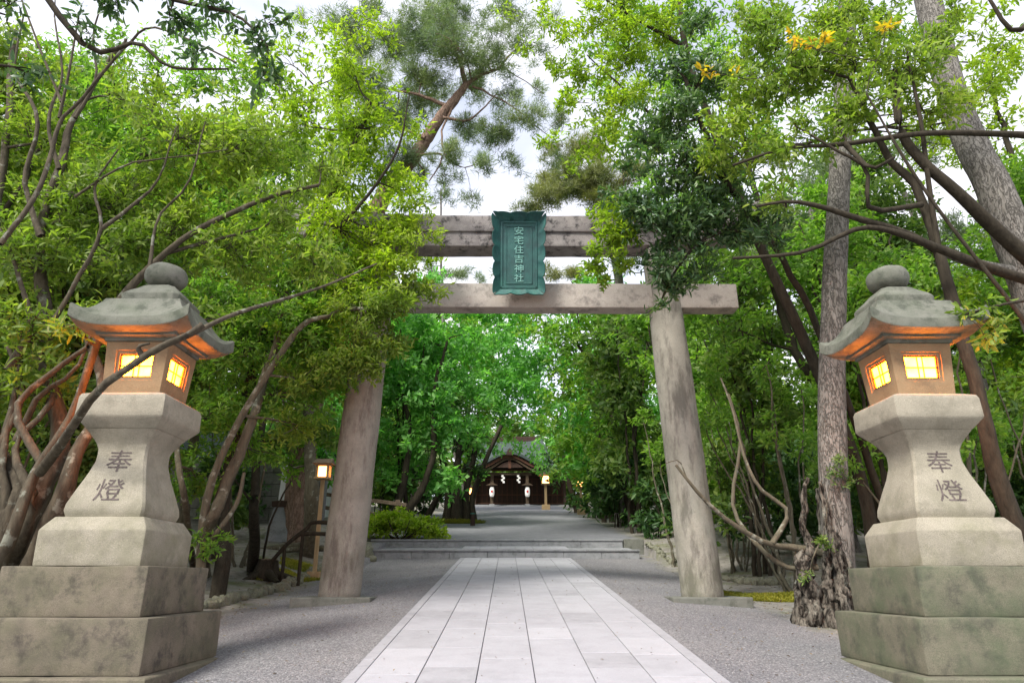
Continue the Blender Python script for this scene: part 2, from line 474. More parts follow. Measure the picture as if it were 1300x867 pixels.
# ------------------------------------------------------------------ path of pavers
def build_path():
    y0, y1 = 2.0, 22.2
    hw = 1.70
    b = B()
    b.add([(CX - hw, y0, SL * y0 + .004), (CX + hw, y0, SL * y0 + .004), (CX + hw, y1, SL * y1 + .004), (CX - hw, y1, SL * y1 + .004),
           (CX - hw, y0, SL * y0 - .1), (CX + hw, y0, SL * y0 - .1), (CX + hw, y1, SL * y1 - .1), (CX - hw, y1, SL * y1 - .1)],
          [(0, 1, 2, 3), (4, 7, 6, 5), (0, 4, 5, 1), (1, 5, 6, 2), (2, 6, 7, 3), (3, 7, 4, 0)])
    path = b.build('path', M['bed']); tag(path, kind='structure')
    rs = random.Random(3)
    def slab(x0, x1, ya, yb, mat, name='paver'):
        g = .0045
        dz = rs.uniform(-.0016, .0016)
        mb = B(); h = .028 + dz
        vs = []
        for zt in (-.02, h):
            for (x, y) in ((x0 + g, ya + g), (x1 - g, ya + g), (x1 - g, yb - g), (x0 + g, yb - g)):
                vs.append((x, y, SL * y + zt))
        mb.add(vs, [(0, 3, 2, 1), (4, 5, 6, 7), (0, 1, 5, 4), (1, 2, 6, 5), (2, 3, 7, 6), (3, 0, 4, 7)])
        o = mb.build(name, mat, path, bevel=.0035, seg=1)
    ew = .13
    cw = (2 * hw - 2 * ew) / 6
    # distances of the cross joints read along each column of the photograph
    first = [6.55, 6.95, 6.50, 6.20, 6.75, 6.35]
    first = [6.63, 6.23, 6.63, 6.26, 6.9, 6.33]
    for c in range(6):
        y = first[c] - 5 * .95
        x0 = CX - hw + ew + c * cw
        y = max(y, y0); yn = first[c] - 4 * .95
        while y < y1 - .05:
            yy = min(yn, y1)
            if y1 - yy < .25: yy = y1
            slab(x0, x0 + cw, y, yy, rs.choice((M['paver'], M['paver'], M['paver'], M['paver2'], M['paver3'])))
            y = yy; yn = y + rs.choice((.95, .95, .95, 1.2, .72))
    for sx in (-1, 1):
        y = y0
        while y < y1 - .05:
            yy = min(y + rs.choice((1.2, 1.5, 1.35)), y1)
            if y1 - yy < .3: yy = y1
            a = CX + sx * hw; bb = CX + sx * (hw - ew)
            slab(min(a, bb), max(a, bb), y, yy, M['paver2'], 'edging')
            y = yy
build_path()

def build_steps():
    st = empty('stone_steps', (CX, 22.2, SL * 22.2), 'two low wide grey granite steps crossing the path beyond the gate', 'steps')
    rs = random.Random(5)
    def row(x0, x1, ya, yb, zb, ztop_a, slope, mat, n, name='block'):
        w = (x1 - x0) / n
        for i in range(n):
            xa, xb = x0 + i * w + .004, x0 + (i + 1) * w - .004
            vs = []
            for z in ('b', 't'):
                for (x, y) in ((xa, ya), (xb, ya), (xb, yb), (xa, yb)):
                    vs.append((x, y, zb if z == 'b' else ztop_a + slope * (y - ya)))
            m = B().add(vs, [(0, 3, 2, 1), (4, 5, 6, 7), (0, 1, 5, 4), (1, 2, 6, 5), (2, 3, 7, 6), (3, 0, 4, 7)])
            m.build(name, mat, st, bevel=.012)
    z1 = SL * 22.2 + .25
    row(-4.15, 4.1, 22.2, 22.55, 1.8, z1 - .04, 0, M['step'], 7)                 # riser
    row(-4.17, 4.12, 22.16, 22.6, z1 - .037, z1 + .02, 0, M['step'], 5, 'coping')
    row(-4.12, 4.07, 22.6, 24.1, 1.9, z1 + .005, SL, M['step'], 5, 'landing_slab')
    row(CX - 1.7, CX + 1.7, 22.62, 24.1, z1 + .012, z1 + .06, SL, M['paver'], 6, 'paver')
    z2 = z1 + SL * 1.5 + .27
    row(-4.6, 3.9, 24.1, 24.5, 2.0, z2 - .05, 0, M['step'], 6)
    row(-4.62, 3.92, 24.07, 24.55, z2 - .047, z2 + .01, .05, M['step'], 5, 'coping')
    b = B().box(3.93, 4.6, 24.02, 24.6, 1.9, z2 + .02)
    b.build('end_block', M['wall_block'], st, bevel=.02)
build_steps()

# ------------------------------------------------------------------ glyphs
def glyphs(text, size):
    cu = bpy.data.curves.new('t', 'FONT'); cu.body = text; cu.size = size
    cu.align_x = 'CENTER'; cu.align_y = 'CENTER'; cu.resolution_u = 2; cu.offset = .0
    ob = bpy.data.objects.new('t', cu); COL.objects.link(ob)
    bpy.context.view_layer.update()
    dg = bpy.context.evaluated_depsgraph_get()
    me = bpy.data.meshes.new_from_object(ob.evaluated_get(dg), depsgraph=dg)
    bpy.data.objects.remove(ob)
    V = np.array([v.co[:] for v in me.vertices]); F = [tuple(p.vertices) for p in me.polygons]
    bpy.data.meshes.remove(me)
    V[:, 0] -= (V[:, 0].max() + V[:, 0].min()) / 2; V[:, 1] -= (V[:, 1].max() + V[:, 1].min()) / 2
    return V, F

# ------------------------------------------------------------------ stone lanterns
def build_lantern(cx, label, side, seed):
    cy = 7.65; LOW = M['lantern_low'] if side < 0 else M['lantern_low_green']
    root = empty('stone_lantern', (cx, cy, .6), label, 'stone lantern', 'large lit stone lanterns flanking the path')
    def sq(h, z, ch=0.0):
        if ch <= 0: return [(cx - h, cy - h, z), (cx + h, cy - h, z), (cx + h, cy + h, z), (cx - h, cy + h, z)]
        return [(cx - h + ch, cy - h, z), (cx + h - ch, cy - h, z), (cx + h, cy - h + ch, z), (cx + h, cy + h - ch, z), (cx + h - ch, cy + h, z), (cx - h + ch, cy + h, z), (cx - h, cy + h - ch, z), (cx - h, cy - h + ch, z)]
    def piece(name, prof, mat, bevel=.014, cuts=3, amp=.004, ch=0.0):
        b = B(); b.loft([sq(h, z, ch) for h, z in prof])
        me = b.mesh(name, bevel, 2)
        roughen(me, cuts, amp, 3.1, seed)
        return link(name, me, mat, root, True)
    def face_mark(o):
        o.data.polygons.foreach_set('use_smooth', [True] * len(o.data.polygons))
        try:
            o.data.set_sharp_from_angle(angle=rad(38))
        except Exception:
            pass
    ps = []
    ps.append(piece('plinth', [(.97, .3), (.97, .665), (.955, .68)], LOW, .01))
    ps.append(piece('lower_block', [(.855, .682), (.86, 1.165)], LOW, .016, 4, .006))
    ps.append(piece('middle_block', [(.70, 1.167), (.705, 1.625)], LOW, .016, 4, .006))
    ps.append(piece('base_block', [(.53, 1.627), (.535, 1.97), (.505, 2.02), (.45, 2.105)], M['lantern'], .014))
    # concave shaft
    prof = []
    for i in range(15):
        t = i / 14
        z = 2.107 + (3.03 - 2.107) * t
        pts = [(0, .395), (.06, .415), (.13, .412), (.3, .365), (.5, .305), (.66, .268), (.78, .268), (.88, .30), (.95, .345), (1, .375)]
        for (a, ha), (b_, hb) in zip(pts, pts[1:]):
            if a <= t <= b_ + 1e-9:
                k = (t - a) / (b_ - a); h = ha + (hb - ha) * k; break
        prof.append((h, z))
    ps.append(piece('shaft', prof, M['lantern'], .0, 1, .003, ch=.022))
    ps.append(piece('platform', [(.37, 3.032), (.395, 3.06), (.46, 3.14), (.47, 3.16), (.465, 3.36), (.45, 3.40), (.36, 3.435)], M['lantern'], .012, 2))
    for p in ps: face_mark(p)
    # fire box with four windows
    z0, z1 = 3.437, 4.02
    def fh(z): return .315 + (.35 - .315) * (z - z0) / (z1 - z0)
    fb = B()
    for k in range(4):
        ca, sa = [(1, 0), (0, 1), (-1, 0), (0, -1)][k]
        def pt(u, z, dep):
            h = fh(z); x, y = u * h, -(h - dep)
            return (cx + x * ca - y * sa, cy + x * sa + y * ca, z)
        def ring(a, b_):
            n = len(a); vs = a + b_
            fb.add(vs, [(i, (i + 1) % n, n + (i + 1) % n, n + i) for i in range(n)])
        def rect(u, za, zb, dep): return [pt(-u, za, dep), pt(u, za, dep), pt(u, zb, dep), pt(-u, zb, dep)]
        r0 = rect(1, z0, z1, 0); r1 = rect(.66, 3.585, 3.925, 0); r2 = rect(.64, 3.592, 3.918, .018); r3 = rect(.56, 3.62, 3.89, .018); r4 = rect(.55, 3.625, 3.885, .06)
        ring(r0, r1); ring(r1, r2); ring(r2, r3); ring(r3, r4)
        win = B()
        # timber bars: cross bar and two uprights set close together, and the thin frame
        def bar(u0, u1, za, zb, d0, d1):
            c = [pt(u0, za, d1), pt(u1, za, d1), pt(u1, za, d0), pt(u0, za, d0), pt(u0, zb, d1), pt(u1, zb, d1), pt(u1, zb, d0), pt(u0, zb, d0)]
            win.add(c, [(0, 3, 2, 1), (4, 5, 6, 7), (0, 1, 5, 4), (1, 2, 6, 5), (2, 3, 7, 6), (3, 0, 4, 7)])
        bar(-.55, .55, 3.747, 3.759, .034, .046)
        bar(-.10, -.075, 3.628, 3.882, .036, .048)
        bar(.075, .10, 3.628, 3.882, .036, .048)
        bar(-.55, -.52, 3.628, 3.882, .03, .05); bar(.52, .55, 3.628, 3.882, .03, .05)
        bar(-.55, .55, 3.626, 3.637, .03, .0495); bar(-.55, .55, 3.874, 3.885, .03, .0495)
        w = win.build('window_bars', M['wood_red'], root)
        pn = B().add(rect(.56, 3.62, 3.89, .052), [(0, 1, 2, 3)])
        pn.build('pane', M['pane'], w)
    fb.add(sq(fh(z0), z0), [(0, 1, 2, 3)]); fb.add(sq(fh(z1), z1), [(0, 1, 2, 3)])
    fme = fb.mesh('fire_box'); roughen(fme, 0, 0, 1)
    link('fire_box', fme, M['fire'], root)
    # roof: square, curling up at the corners, hollowed below
    n = 24
    b = B(); rings = []
    def ringpts(h, z, curl, pinch):
        r = []
        for k in range(4):
            ca, sa = [(1, 0), (0, 1), (-1, 0), (0, -1)][k]
            for i in range(n):
                u = -1 + 2 * i / n
                e = abs(u) ** 4.0
                hh = h * (1 - pinch * (1 - u * u))
                x, y = u * h, -hh
                r.append((cx + x * ca - y * sa, cy + x * sa + y * ca, z + curl * e))
        return r
    spec = [(.335, 4.022, 0, 0), (.37, 4.03, 0, 0), (.372, 4.06, 0, 0), (.44, 4.075, .005, 0), (.442, 4.10, .01, 0), (.58, 4.105, .06, .02), (.640, 4.118, .10, .055), (.652, 4.122, .105, .058), (.657, 4.13, .108, .06), (.655, 4.225, .135, .062), (.650, 4.236, .137, .062), (.635, 4.243, .133, .06),
            (.57, 4.30, .05, .03), (.52, 4.36, .01, .01), (.475, 4.42, .0, 0), (.44, 4.475, 0, 0), (.42, 4.52, 0, 0), (.36, 4.525, 0, 0)]
    me = B().loft([ringpts(*s) for s in spec]).mesh('roof')
    roughen(me, 0, .004, 4, seed)
    o = link('roof', me, M['lantern_roof'], root, True); o.data.polygons.foreach_set('use_smooth', [True] * len(o.data.polygons)); o.data.set_sharp_from_angle(angle=rad(26))
    ps2 = piece('neck', [(.33, 4.527), (.335, 4.63), (.31, 4.665), (.25, 4.72), (.20, 4.775), (.17, 4.80)], M['lantern_roof'], .012, 2, .004, ch=.05); face_mark(ps2)
    # squashed round finial
    V = []; nn, mm = 28, 14
    rings = []
    for j in range(mm + 1):
        a = -math.pi / 2 + math.pi * j / mm
        r = .24 * (abs(math.cos(a)) ** .72); z = 4.965 + .155 * math.copysign(abs(math.sin(a)) ** .9, a)
        if j == 0: r = .06
        rings.append([(cx + r * math.cos(2 * math.pi * i / nn), cy + r * math.sin(2 * math.pi * i / nn), z) for i in range(nn)])
    me = B().loft(rings).mesh('finial'); roughen(me, 0, .008, 7, seed)
    link('finial', me, M['lantern_roof'], root, True)
    # inscription following the curved front of the shaft
    def hw_at(z):
        for (h, a), (h2, b2) in zip(prof, prof[1:]):
            if a <= z <= b2: return h + (h2 - h) * (z - a) / (b2 - a)
        return .3
    for ch_, zc, w in (('奉', 2.70, .27), ('燈', 2.385, .28)):
        Vg, Fg = glyphs(ch_, .30)
        k = w / (Vg[:, 0].max() - Vg[:, 0].min()) ; k2 = .235 / (Vg[:, 1].max() - Vg[:, 1].min())
        vs = [(cx + x * k, cy - hw_at(zc + y * k2) - .0045, zc + y * k2) for x, y, _ in Vg]
        me = bpy.data.meshes.new('inscription'); me.from_pydata(vs, [], Fg)
        link('inscription', me, M['glyph'], root)
    return root
build_lantern(-4.15, 'big square stone lantern with lit windows crossed by a bare branch, left of the path', -1, 1.0)
build_lantern(4.65, 'big square stone lantern with lit windows standing right of the path by the pine trunk', 1, 9.0)

# ------------------------------------------------------------------ torii
def build_torii():
    ty = 13.1
    root = empty('stone_torii', (CX, ty, 1.1), 'tall weathered stone torii gate over the paved path with a green plaque', 'torii gate')
    for s in (-1, 1):
        zb = float(gz(CX + s * 3.25, ty)) - .12
        rings = []
        for j in range(26):
            t = j / 25; z = zb + (8.05 - zb) * t
            off = 3.27 - .34 * t; r = .375 - .05 * t + .012 * math.sin(t * 3.1)
            rings.append([(CX + s * off + r * math.cos(a), ty + r * math.sin(a), z) for a in [2 * math.pi * i / 32 for i in range(32)]])
        me = B().loft(rings).mesh('pillar'); roughen(me, 0, .009, 1.7, s * 3.0)
        link('pillar', me, M['torii_red'] if s < 0 else M['torii'], root, True)
        zt = float(gz(CX + s * 2.55, ty)) + .015
        b = B().box(CX + s * 3.27 - .68, CX + s * 3.27 + .68, ty - .62, ty + .62, zb - .3, zt)
        me = b.mesh('footing', .02); roughen(me, 3, .006, 3)
        link('footing', me, M['wall_block'], root)
    # tie beam
    def beam(name, x0, x1, d, z0, z1, mat, curve=0.0, n=20, flare=0.0, bev=.02):
        rings = []
        for i in range(n + 1):
            u = -1 + 2 * i / n; x = (x0 + x1) / 2 + u * (x1 - x0) / 2
            c = curve * max(0, abs(u) - .35) ** 2 / .4225
            rings.append([(x, ty - d, z0 + c), (x, ty + d, z0 + c), (x, ty + d + flare, z1 + c * 1.15), (x, ty - d - flare, z1 + c * 1.15)])
        me = B().loft(rings).mesh(name, bev); roughen(me, 2, .006, 2.3, z0)
        o = link(name, me, mat, root, True)
        try: o.data.set_sharp_from_angle(angle=rad(40))
        except Exception: pass
        return o
    beam('tie_beam', CX - 4.45, CX + 4.45, .19, 6.72, 7.25, M['torii_beam'])
    beam('lower_lintel', CX - 4.75, CX + 4.75, .27, 8.06, 8.37, M['kasagi'], .28, flare=.01)
    beam('top_lintel', CX - 5.2, CX + 5.2, .33, 8.373, 8.72, M['kasagi'], .34, flare=.05)
    b = B().box(CX - .19, CX + .19, ty - .16, ty + .16, 7.25, 8.06); b.build('strut', M['torii_beam'], root, .01)
    # plaque, its top leaning forward
    pz, ph, pw = 6.86, 1.72, 1.0
    ang = math.atan2(.36, 1.7)
    px0 = CX - .03
    def pl(u, v, w):   # u across, v up, w out towards the path
        y = ty - .38 - v * math.sin(ang) - w * math.cos(ang)
        z = pz + v * math.cos(ang) - w * math.sin(ang)
        return (px0 + u, y, z)
    plq = bpy.data.objects.new('plaque', None); COL.objects.link(plq)
    bo = B()
    def slabp(B_, u0, u1, v0, v1, w0, w1):
        c = [pl(u0, v0, w0), pl(u1, v0, w0), pl(u1, v0, w1), pl(u0, v0, w1), pl(u0, v1, w0), pl(u1, v1, w0), pl(u1, v1, w1), pl(u0, v1, w1)]
        B_.add(c, [(0, 1, 2, 3), (7, 6, 5, 4), (0, 4, 5, 1), (1, 5, 6, 2), (2, 6, 7, 3), (3, 7, 4, 0)])
    slabp(bo, -.36, .36, .18, 1.55, -.04, .03)
    bpy.data.objects.remove(plq)
    plq = bo.build('plaque', M['bronze'], root, .01)
    fr = B()
    for (a, b_, c, d) in ((-.37, -.33, .17, 1.56), (.33, .37, .17, 1.56), (-.37, .37, .17, .21), (-.37, .37, 1.52, 1.56)):
        slabp(fr, a, b_, c, d, .03, .055)
    for (a, b_, c, d) in ((-.27, -.245, .26, 1.47), (.245, .27, .26, 1.47), (-.27, .27, .26, .285), (-.27, .27, 1.445, 1.47)):
        slabp(fr, a, b_, c, d, .028, .042)
    fr.build('inner_frame', M['bronze'], plq, .006)
    # flared wavy border: strips from inner rectangle out to a scalloped edge coming forward
    def side(p0, p1, q0, q1, waves, amp, name, fwd=.16, peak=False):
        n = 40; b2 = B(); rr = []
        for i in range(n + 1):
            t = i / n
            iu = p0[0] + (p1[0] - p0[0]) * t; iv = p0[1] + (p1[1] - p0[1]) * t
            ou = q0[0] + (q1[0] - q0[0]) * t; ov = q0[1] + (q1[1] - q0[1]) * t
            nx, ny = (q0[1] - q1[1]), (q1[0] - q0[0]); l = math.hypot(nx, ny); nx /= l; ny /= l
            if (nx * (ou - 0) + ny * (ov - .86)) < 0: nx, ny = -nx, -ny
            wv = amp * (abs(math.sin(t * math.pi * waves)) ** .6 * .9 - .5) * (1 - .0 * t)
            ee = .035 * (max(0, abs(2 * t - 1) - .8) / .2)
            ou += nx * (wv + ee); ov += ny * (wv + ee)
            mu, mv = (iu * .45 + ou * .55), (iv * .45 + ov * .55)
            rr.append([pl(iu, iv, .03), pl(mu, mv, .03 + fwd * .35), pl(ou, ov, fwd), pl(ou + nx * .012, ov + ny * .012, fwd - .025), pl(mu, mv, fwd * .35 - .02), pl(iu, iv, -.03)])
        b2.loft(rr)
        o = b2.build(name, M['bronze'], plq, 0, True)
        try: o.data.set_sharp_from_angle(angle=rad(50))
        except Exception: pass
    side((-.36, .18), (-.36, 1.55), (-.49, .05), (-.52, 1.70), 5, .05, 'side_border')
    side((.36, .18), (.36, 1.55), (.49, .05), (.52, 1.70), 5, .05, 'side_border')
    side((-.36, 1.55), (.36, 1.55), (-.53, 1.70), (.53, 1.70), 3, .04, 'top_border', .2)
    side((-.36, .18), (.36, .18), (-.50, .05), (.50, .05), 3, .05, 'bottom_border', .14)
    for k, ch_ in enumerate('安宅住吉神社'):
        Vg, Fg = glyphs(ch_, .2)
        kx = .185 / (Vg[:, 0].max() - Vg[:, 0].min()); ky = .165 / (Vg[:, 1].max() - Vg[:, 1].min())
        vc = 1.36 - k * .195
        n = len(Vg)
        me = bpy.data.meshes.new('letter')
        vs = [pl(x * kx, vc + y * ky, .045) for x, y, _ in Vg] + [pl(x * kx, vc + y * ky, .029) for x, y, _ in Vg]
        ed = {}
        for f_ in Fg:
            for i in range(len(f_)):
                e = (f_[i], f_[(i + 1) % len(f_)]); ed[e] = ed.get(e, 0) + 1
        fs = list(Fg) + [(b_, a_, a_ + n, b_ + n) for (a_, b_) in ed if (b_, a_) not in ed]
        me.from_pydata(vs, [], fs)
        link('letter', me, M['bronze_lt'], plq)
build_torii()

# ------------------------------------------------------------------ trees
def unit(v):
    v = np.asarray(v, float); return v / (np.linalg.norm(v, axis=-1, keepdims=True) + 1e-9)

class Tubes:
    def __init__(s): s.V, s.F, s.n = [], [], 0
    def add(s, pts, rr, sides=6, gnarl=0.0, rng=R0):
        pts = np.asarray(pts, float); rr = np.asarray(rr, float); k = len(pts)
        tan = np.gradient(pts, axis=0); tan = unit(tan)
        ref = np.array((0, 0, 1.)) if abs(tan[0, 2]) < .8 else np.array((1., 0, 0))
        a = unit(np.cross(tan, ref)); b = np.cross(tan, a)
        th = np.linspace(0, 2 * np.pi, sides, endpoint=False)
        R = rr[:, None] * np.ones(sides)
        if gnarl:
            t = np.arange(k)[:, None] * .55
            ph = rng.random(4) * 6.28
            R = R * (1 + gnarl * (np.sin(2 * th[None] + t + ph[0]) * .5 + np.sin(3 * th[None] - 1.4 * t + ph[1]) * .35 + np.sin(5 * th[None] + 2.3 * t + ph[2]) * .25 + .3 * rng.standard_normal((k, sides)) * .6))
        V = pts[:, None, :] + R[..., None] * (np.cos(th)[None, :, None] * a[:, None, :] + np.sin(th)[None, :, None] * b[:, None, :])
        i = np.arange(k - 1)[:, None] * sides; j = np.arange(sides)[None, :]; j2 = (j + 1) % sides
        F = np.stack([i + j, i + j2, i + sides + j2, i + sides + j], -1).reshape(-1, 4) + s.n
        s.V.append(V.reshape(-1, 3)); s.F.append(F); s.n += k * sides
    def build(s, name, mat, parent, smooth=True):
        return link(name, np_mesh(name, np.concatenate(s.V), np.concatenate(s.F), smooth), mat, parent)

def spline(pts, n):
    """smooth curve through control points"""
    pts = np.asarray(pts, float); m = len(pts)
    if m == 2:
        t = np.linspace(0, 1, n)[:, None]; return pts[0] * (1 - t) + pts[1] * t
    p = np.vstack([2 * pts[0] - pts[1], pts, 2 * pts[-1] - pts[-2]])
    out = []
    for u in np.linspace(0, m - 1 - 1e-6, n):
        i = int(u); t = u - i
        a, b, c, d = p[i], p[i + 1], p[i + 2], p[i + 3]
        out.append(.5 * ((2 * b) + (-a + c) * t + (2 * a - 5 * b + 4 * c - d) * t * t + (-a + 3 * b - 3 * c + d) * t ** 3))
    return np.array(out)

T_NEAR = (np.array([(0, 0, 0), (.22, .30, .05), (.55, .5, .09), (.85, .27, .03), (1, 0, -.06), (.85, -.27, .03), (.55, -.5, .09), (.22, -.30, .05), (.5, 0, 0)]),
          np.array([(8, 0, 1), (8, 1, 2), (8, 2, 3), (8, 3, 4), (8, 4, 5), (8, 5, 6), (8, 6, 7), (8, 7, 0)]))
T_MED = (np.array([(0, 0, 0), (.3, .46, .08), (.75, .36, .04), (1, 0, -.06), (.75, -.36, .04), (.3, -.46, .08)]),
         np.array([(0, 5, 1), (1, 5, 4), (1, 4, 2), (2, 4, 3)]))
T_MID = (np.array([(0, 0, 0), (.5, .5, .1), (1, 0, -.05), (.5, -.5, .1)]), np.array([(0, 2, 1), (0, 3, 2)]))
T_NEEDLE = (np.array([(0, .5, 0), (0, -.5, 0), (1, 0, -.05)]), np.array([(0, 1, 2)]))

def leaf_frames(rng, pos, axis, nper, L_, W_, spread=(25, 95), droop=.25, jit=.2):
    n = len(pos)
    pos = np.repeat(pos, nper, 0); a = np.repeat(unit(axis), nper, 0)
    N_ = len(pos)
    ref = unit(rng.standard_normal((N_, 3)))
    p1 = unit(np.cross(a, ref))
    e = np.radians(rng.uniform(spread[0], spread[1], N_))[:, None]
    d = a * np.cos(e) + p1 * np.sin(e)
    d[:, 2] -= droop * rng.random(N_)
    d = unit(d)
    nn = a - (a * d).sum(1, keepdims=True) * d + .45 * rng.standard_normal((N_, 3)) + np.array((0, 0, .35))
    nn = unit(nn - (nn * d).sum(1, keepdims=True) * d)
    s = np.cross(d, nn)
    l = L_ * rng.uniform(.45, 1.25, N_); w = W_ * rng.uniform(.65, 1.25, N_)
    pos = pos + rng.standard_normal((N_, 3)) * jit * L_ * 1.3
    return pos, d, s, nn, l, w

def leaf_mesh(name, fr, tpl):
    pos, d, s, nn, l, w = fr
    T, f = tpl
    V = pos[:, None] + T[None, :, 0:1] * (l[:, None, None] * d[:, None]) + T[None, :, 1:2] * (w[:, None, None] * s[:, None]) + T[None, :, 2:3] * (l[:, None, None] * nn[:, None])
    F = (np.arange(len(pos))[:, None, None] * len(T) + f[None]).reshape(-1, 3)
    return np_mesh(name, V.reshape(-1, 3), F)

LEAF_SHARED = {}
def in_view(p):
    """is a point roughly in the photograph's frame"""
    y = p[:, 1]; x = p[:, 0]; z = p[:, 2] - EYE
    cz = y * math.cos(PITCH) + z * math.sin(PITCH); cyy = -y * math.sin(PITCH) + z * math.cos(PITCH)
    return (cz > .5) & (np.abs(x / cz) < .76) & (np.abs(cyy / cz) < .51)

KB, KN = 2.5, 6.0
class Tree:
    def __init__(s, name, label, cat, leaf, barkm, L_, W_, base, seed, group=None, nper=9, tpl=T_MID, spread=(25, 95), droop=.25, twigs=True):
        s.root = empty(name, base, label, cat, group); s.rng = np.random.default_rng(seed)
        s.t = Tubes(); s.pos, s.ax = [], []
        nper = nper if tpl is T_NEEDLE else max(4, nper - 3)
        s.leaf, s.bark, s.L, s.W, s.nper, s.tpl, s.spread, s.droop, s.twigs = leaf, barkm, L_, W_, nper, tpl, spread, droop, twigs
        s.limbpts = []
    def limb(s, pts, r0, r1, n=None, sides=8, gnarl=.12, wob=.0):
        pts = [np.asarray(p, float) for p in pts]
        ln = sum(np.linalg.norm(b - a) for a, b in zip(pts, pts[1:]))
        n = n or max(6, int(ln / .22))
        n = min(n, 60)
        c = spline(pts, n)
        if wob:
            w = s.rng.standard_normal((n, 3)); w = (w + np.roll(w, 1, 0) + np.roll(w, 2, 0)) / 3
            w[0] = 0; w[-1] = 0
            c = c + w * wob
        rr = r0 + (r1 - r0) * np.linspace(0, 1, n) ** .8
        s.t.add(c, rr, sides, gnarl, s.rng)
        s.limbpts.append(np.column_stack([c, rr]))
        return c
    def blob(s, c, R, cover=2.0, start=None, up=.35, thin=False, limb_r=None):
        """a leafy mass: a limb reaches it, sub-branches fill it, leaves sit on their ends"""
        rng = s.rng; c = np.asarray(c, float)
        R = np.array((R, R, R * .8)) if np.isscalar(R) else np.asarray(R, float)
        lp = np.concatenate(s.limbpts)
        if start is None:
            q = lp[:, :3]; dd = np.linalg.norm(q - c, axis=1) + .6 * np.maximum(0, q[:, 2] - c[2] + .3 * R[2])
            i = int(np.argmin(dd)); start = q[i]; r_st = lp[i, 3]
        else: r_st = .05
        ln = np.linalg.norm(c - start)
        r_l = limb_r or min(r_st * .6, .022 + .011 * ln)
        if ln > R.max() * .4:
            m = (start + c) / 2 + rng.standard_normal(3) * ln * .08 - np.array((0, 0, .06 * ln))
            cl = s.limb([start, m, c], r_l, r_l * .35, n=int(min(24, 6 + ln * 3)), sides=6, wob=.02 * min(ln, 3))
            src = cl[int(len(cl) * .55):]
        else:
            src = np.array([start])
        area = math.pi * max(R[0], R[1]) * R[2]
        cover = cover * (KN if s.tpl is T_NEEDLE else KB)
        ncl = max(5, int(cover * area / (s.nper * s.L * s.W * .62)))
        near = c[1] < 11.5
        nb = int(np.clip(ncl / 12, 4, 60 if near else 26))
        per = int(math.ceil(ncl / nb))
        for _ in range(nb):
            v = unit(rng.standard_normal(3)) * (.4 + .85 * rng.random() ** .7)
            end = c + v * R
            st = src[rng.integers(len(src))]
            le = np.linalg.norm(end - st)
            mid = (st + end) / 2 + rng.standard_normal(3) * le * .12 + np.array((0, 0, up * .12 * le))
            t = np.linspace(0, 1, 6)[:, None]
            cv = st * (1 - t) ** 2 + 2 * mid * t * (1 - t) + end * t * t
            cv[1:-1] += rng.standard_normal((4, 3)) * .02 * le
            if s.twigs:
                rb = max(r_l * .42, .007) if not thin else .006
                s.t.add(cv, np.linspace(rb, rb * .25, 6), 3)
            u = rng.uniform(.35, 1.02, per) ** .8
            idx = np.clip(u * 5, 0, 4.999); i0 = idx.astype(int); fr = (idx - i0)[:, None]
            p0 = cv[i0] * (1 - fr) + cv[i0 + 1] * fr
            off = rng.standard_normal((per, 3)) * R * .22 * (1.15 - u[:, None] * .5)
            p = p0 + off
            if s.twigs and near:
                for k in range(0, per, 2):
                    rb2 = .0035 + .0009 * s.L * 10
                    s.t.add(np.array([p0[k], p[k]]), [rb2, rb2 * .5], 3)
            ax = unit(off) * .5 + unit(end - st) * .35 + np.array((0, 0, up)) + rng.standard_normal((per, 3)) * .35
            s.pos.append(p); s.ax.append(ax)
    def done(s, singles=0):
        s.t.build('trunk', s.bark, s.root)
        if s.pos:
            fr = leaf_frames(s.rng, np.concatenate(s.pos), np.concatenate(s.ax), s.nper, s.L, s.W, s.spread, s.droop)
            keepall = np.ones(len(fr[0]), bool)
            if singles:
                vis = in_view(fr[0]); sc = np.where(vis, fr[4] / np.linalg.norm(fr[0] - np.array((0, 0, EYE)), axis=1), 0)
                idx = np.argsort(-sc)[:singles]; idx = idx[sc[idx] > 0]
                keepall[idx] = False
                key = s.leaf.name
                if key not in LEAF_SHARED:
                    me = np_mesh('leaf', T_NEAR[0], T_NEAR[1], True); me.materials.append(s.leaf); LEAF_SHARED[key] = me
                me = LEAF_SHARED[key]; rl = s.root.location
                for i in idx:
                    p, d, sd, nn, l, w = (a[i] for a in fr)
                    o = bpy.data.objects.new('leaf', me); COL.objects.link(o); o.parent = s.root
                    Mx = Matrix(((d[0] * l, sd[0] * w, nn[0] * l, p[0] - rl[0]), (d[1] * l, sd[1] * w, nn[1] * l, p[1] - rl[1]), (d[2] * l, sd[2] * w, nn[2] * l, p[2] - rl[2]), (0, 0, 0, 1)))
                    o.matrix_basis = Mx
            fr = tuple(a[keepall] for a in fr)
            if s.tpl is T_MED:
                sc = np.where(in_view(fr[0]), fr[4] / np.linalg.norm(fr[0] - np.array((0, 0, EYE)), axis=1), 0)
                big = sc > np.sort(sc)[-min(7000, len(sc))]
                o = link('crown', leaf_mesh('crown', tuple(a[big] for a in fr), T_MED), s.leaf, s.root); o['kind'] = 'stuff'
                Tree.total = getattr(Tree, 'total', 0) + int(big.sum())
                fr = tuple(a[~big] for a in fr)
            o = link('crown', leaf_mesh('crown', fr, T_MID if s.tpl is T_MED else s.tpl), s.leaf, s.root)
            o['kind'] = 'stuff'
            Tree.total = getattr(Tree, 'total', 0) + len(fr[0])
        return s.root

def pxr(rpx, d): return rpx * d / F_PX

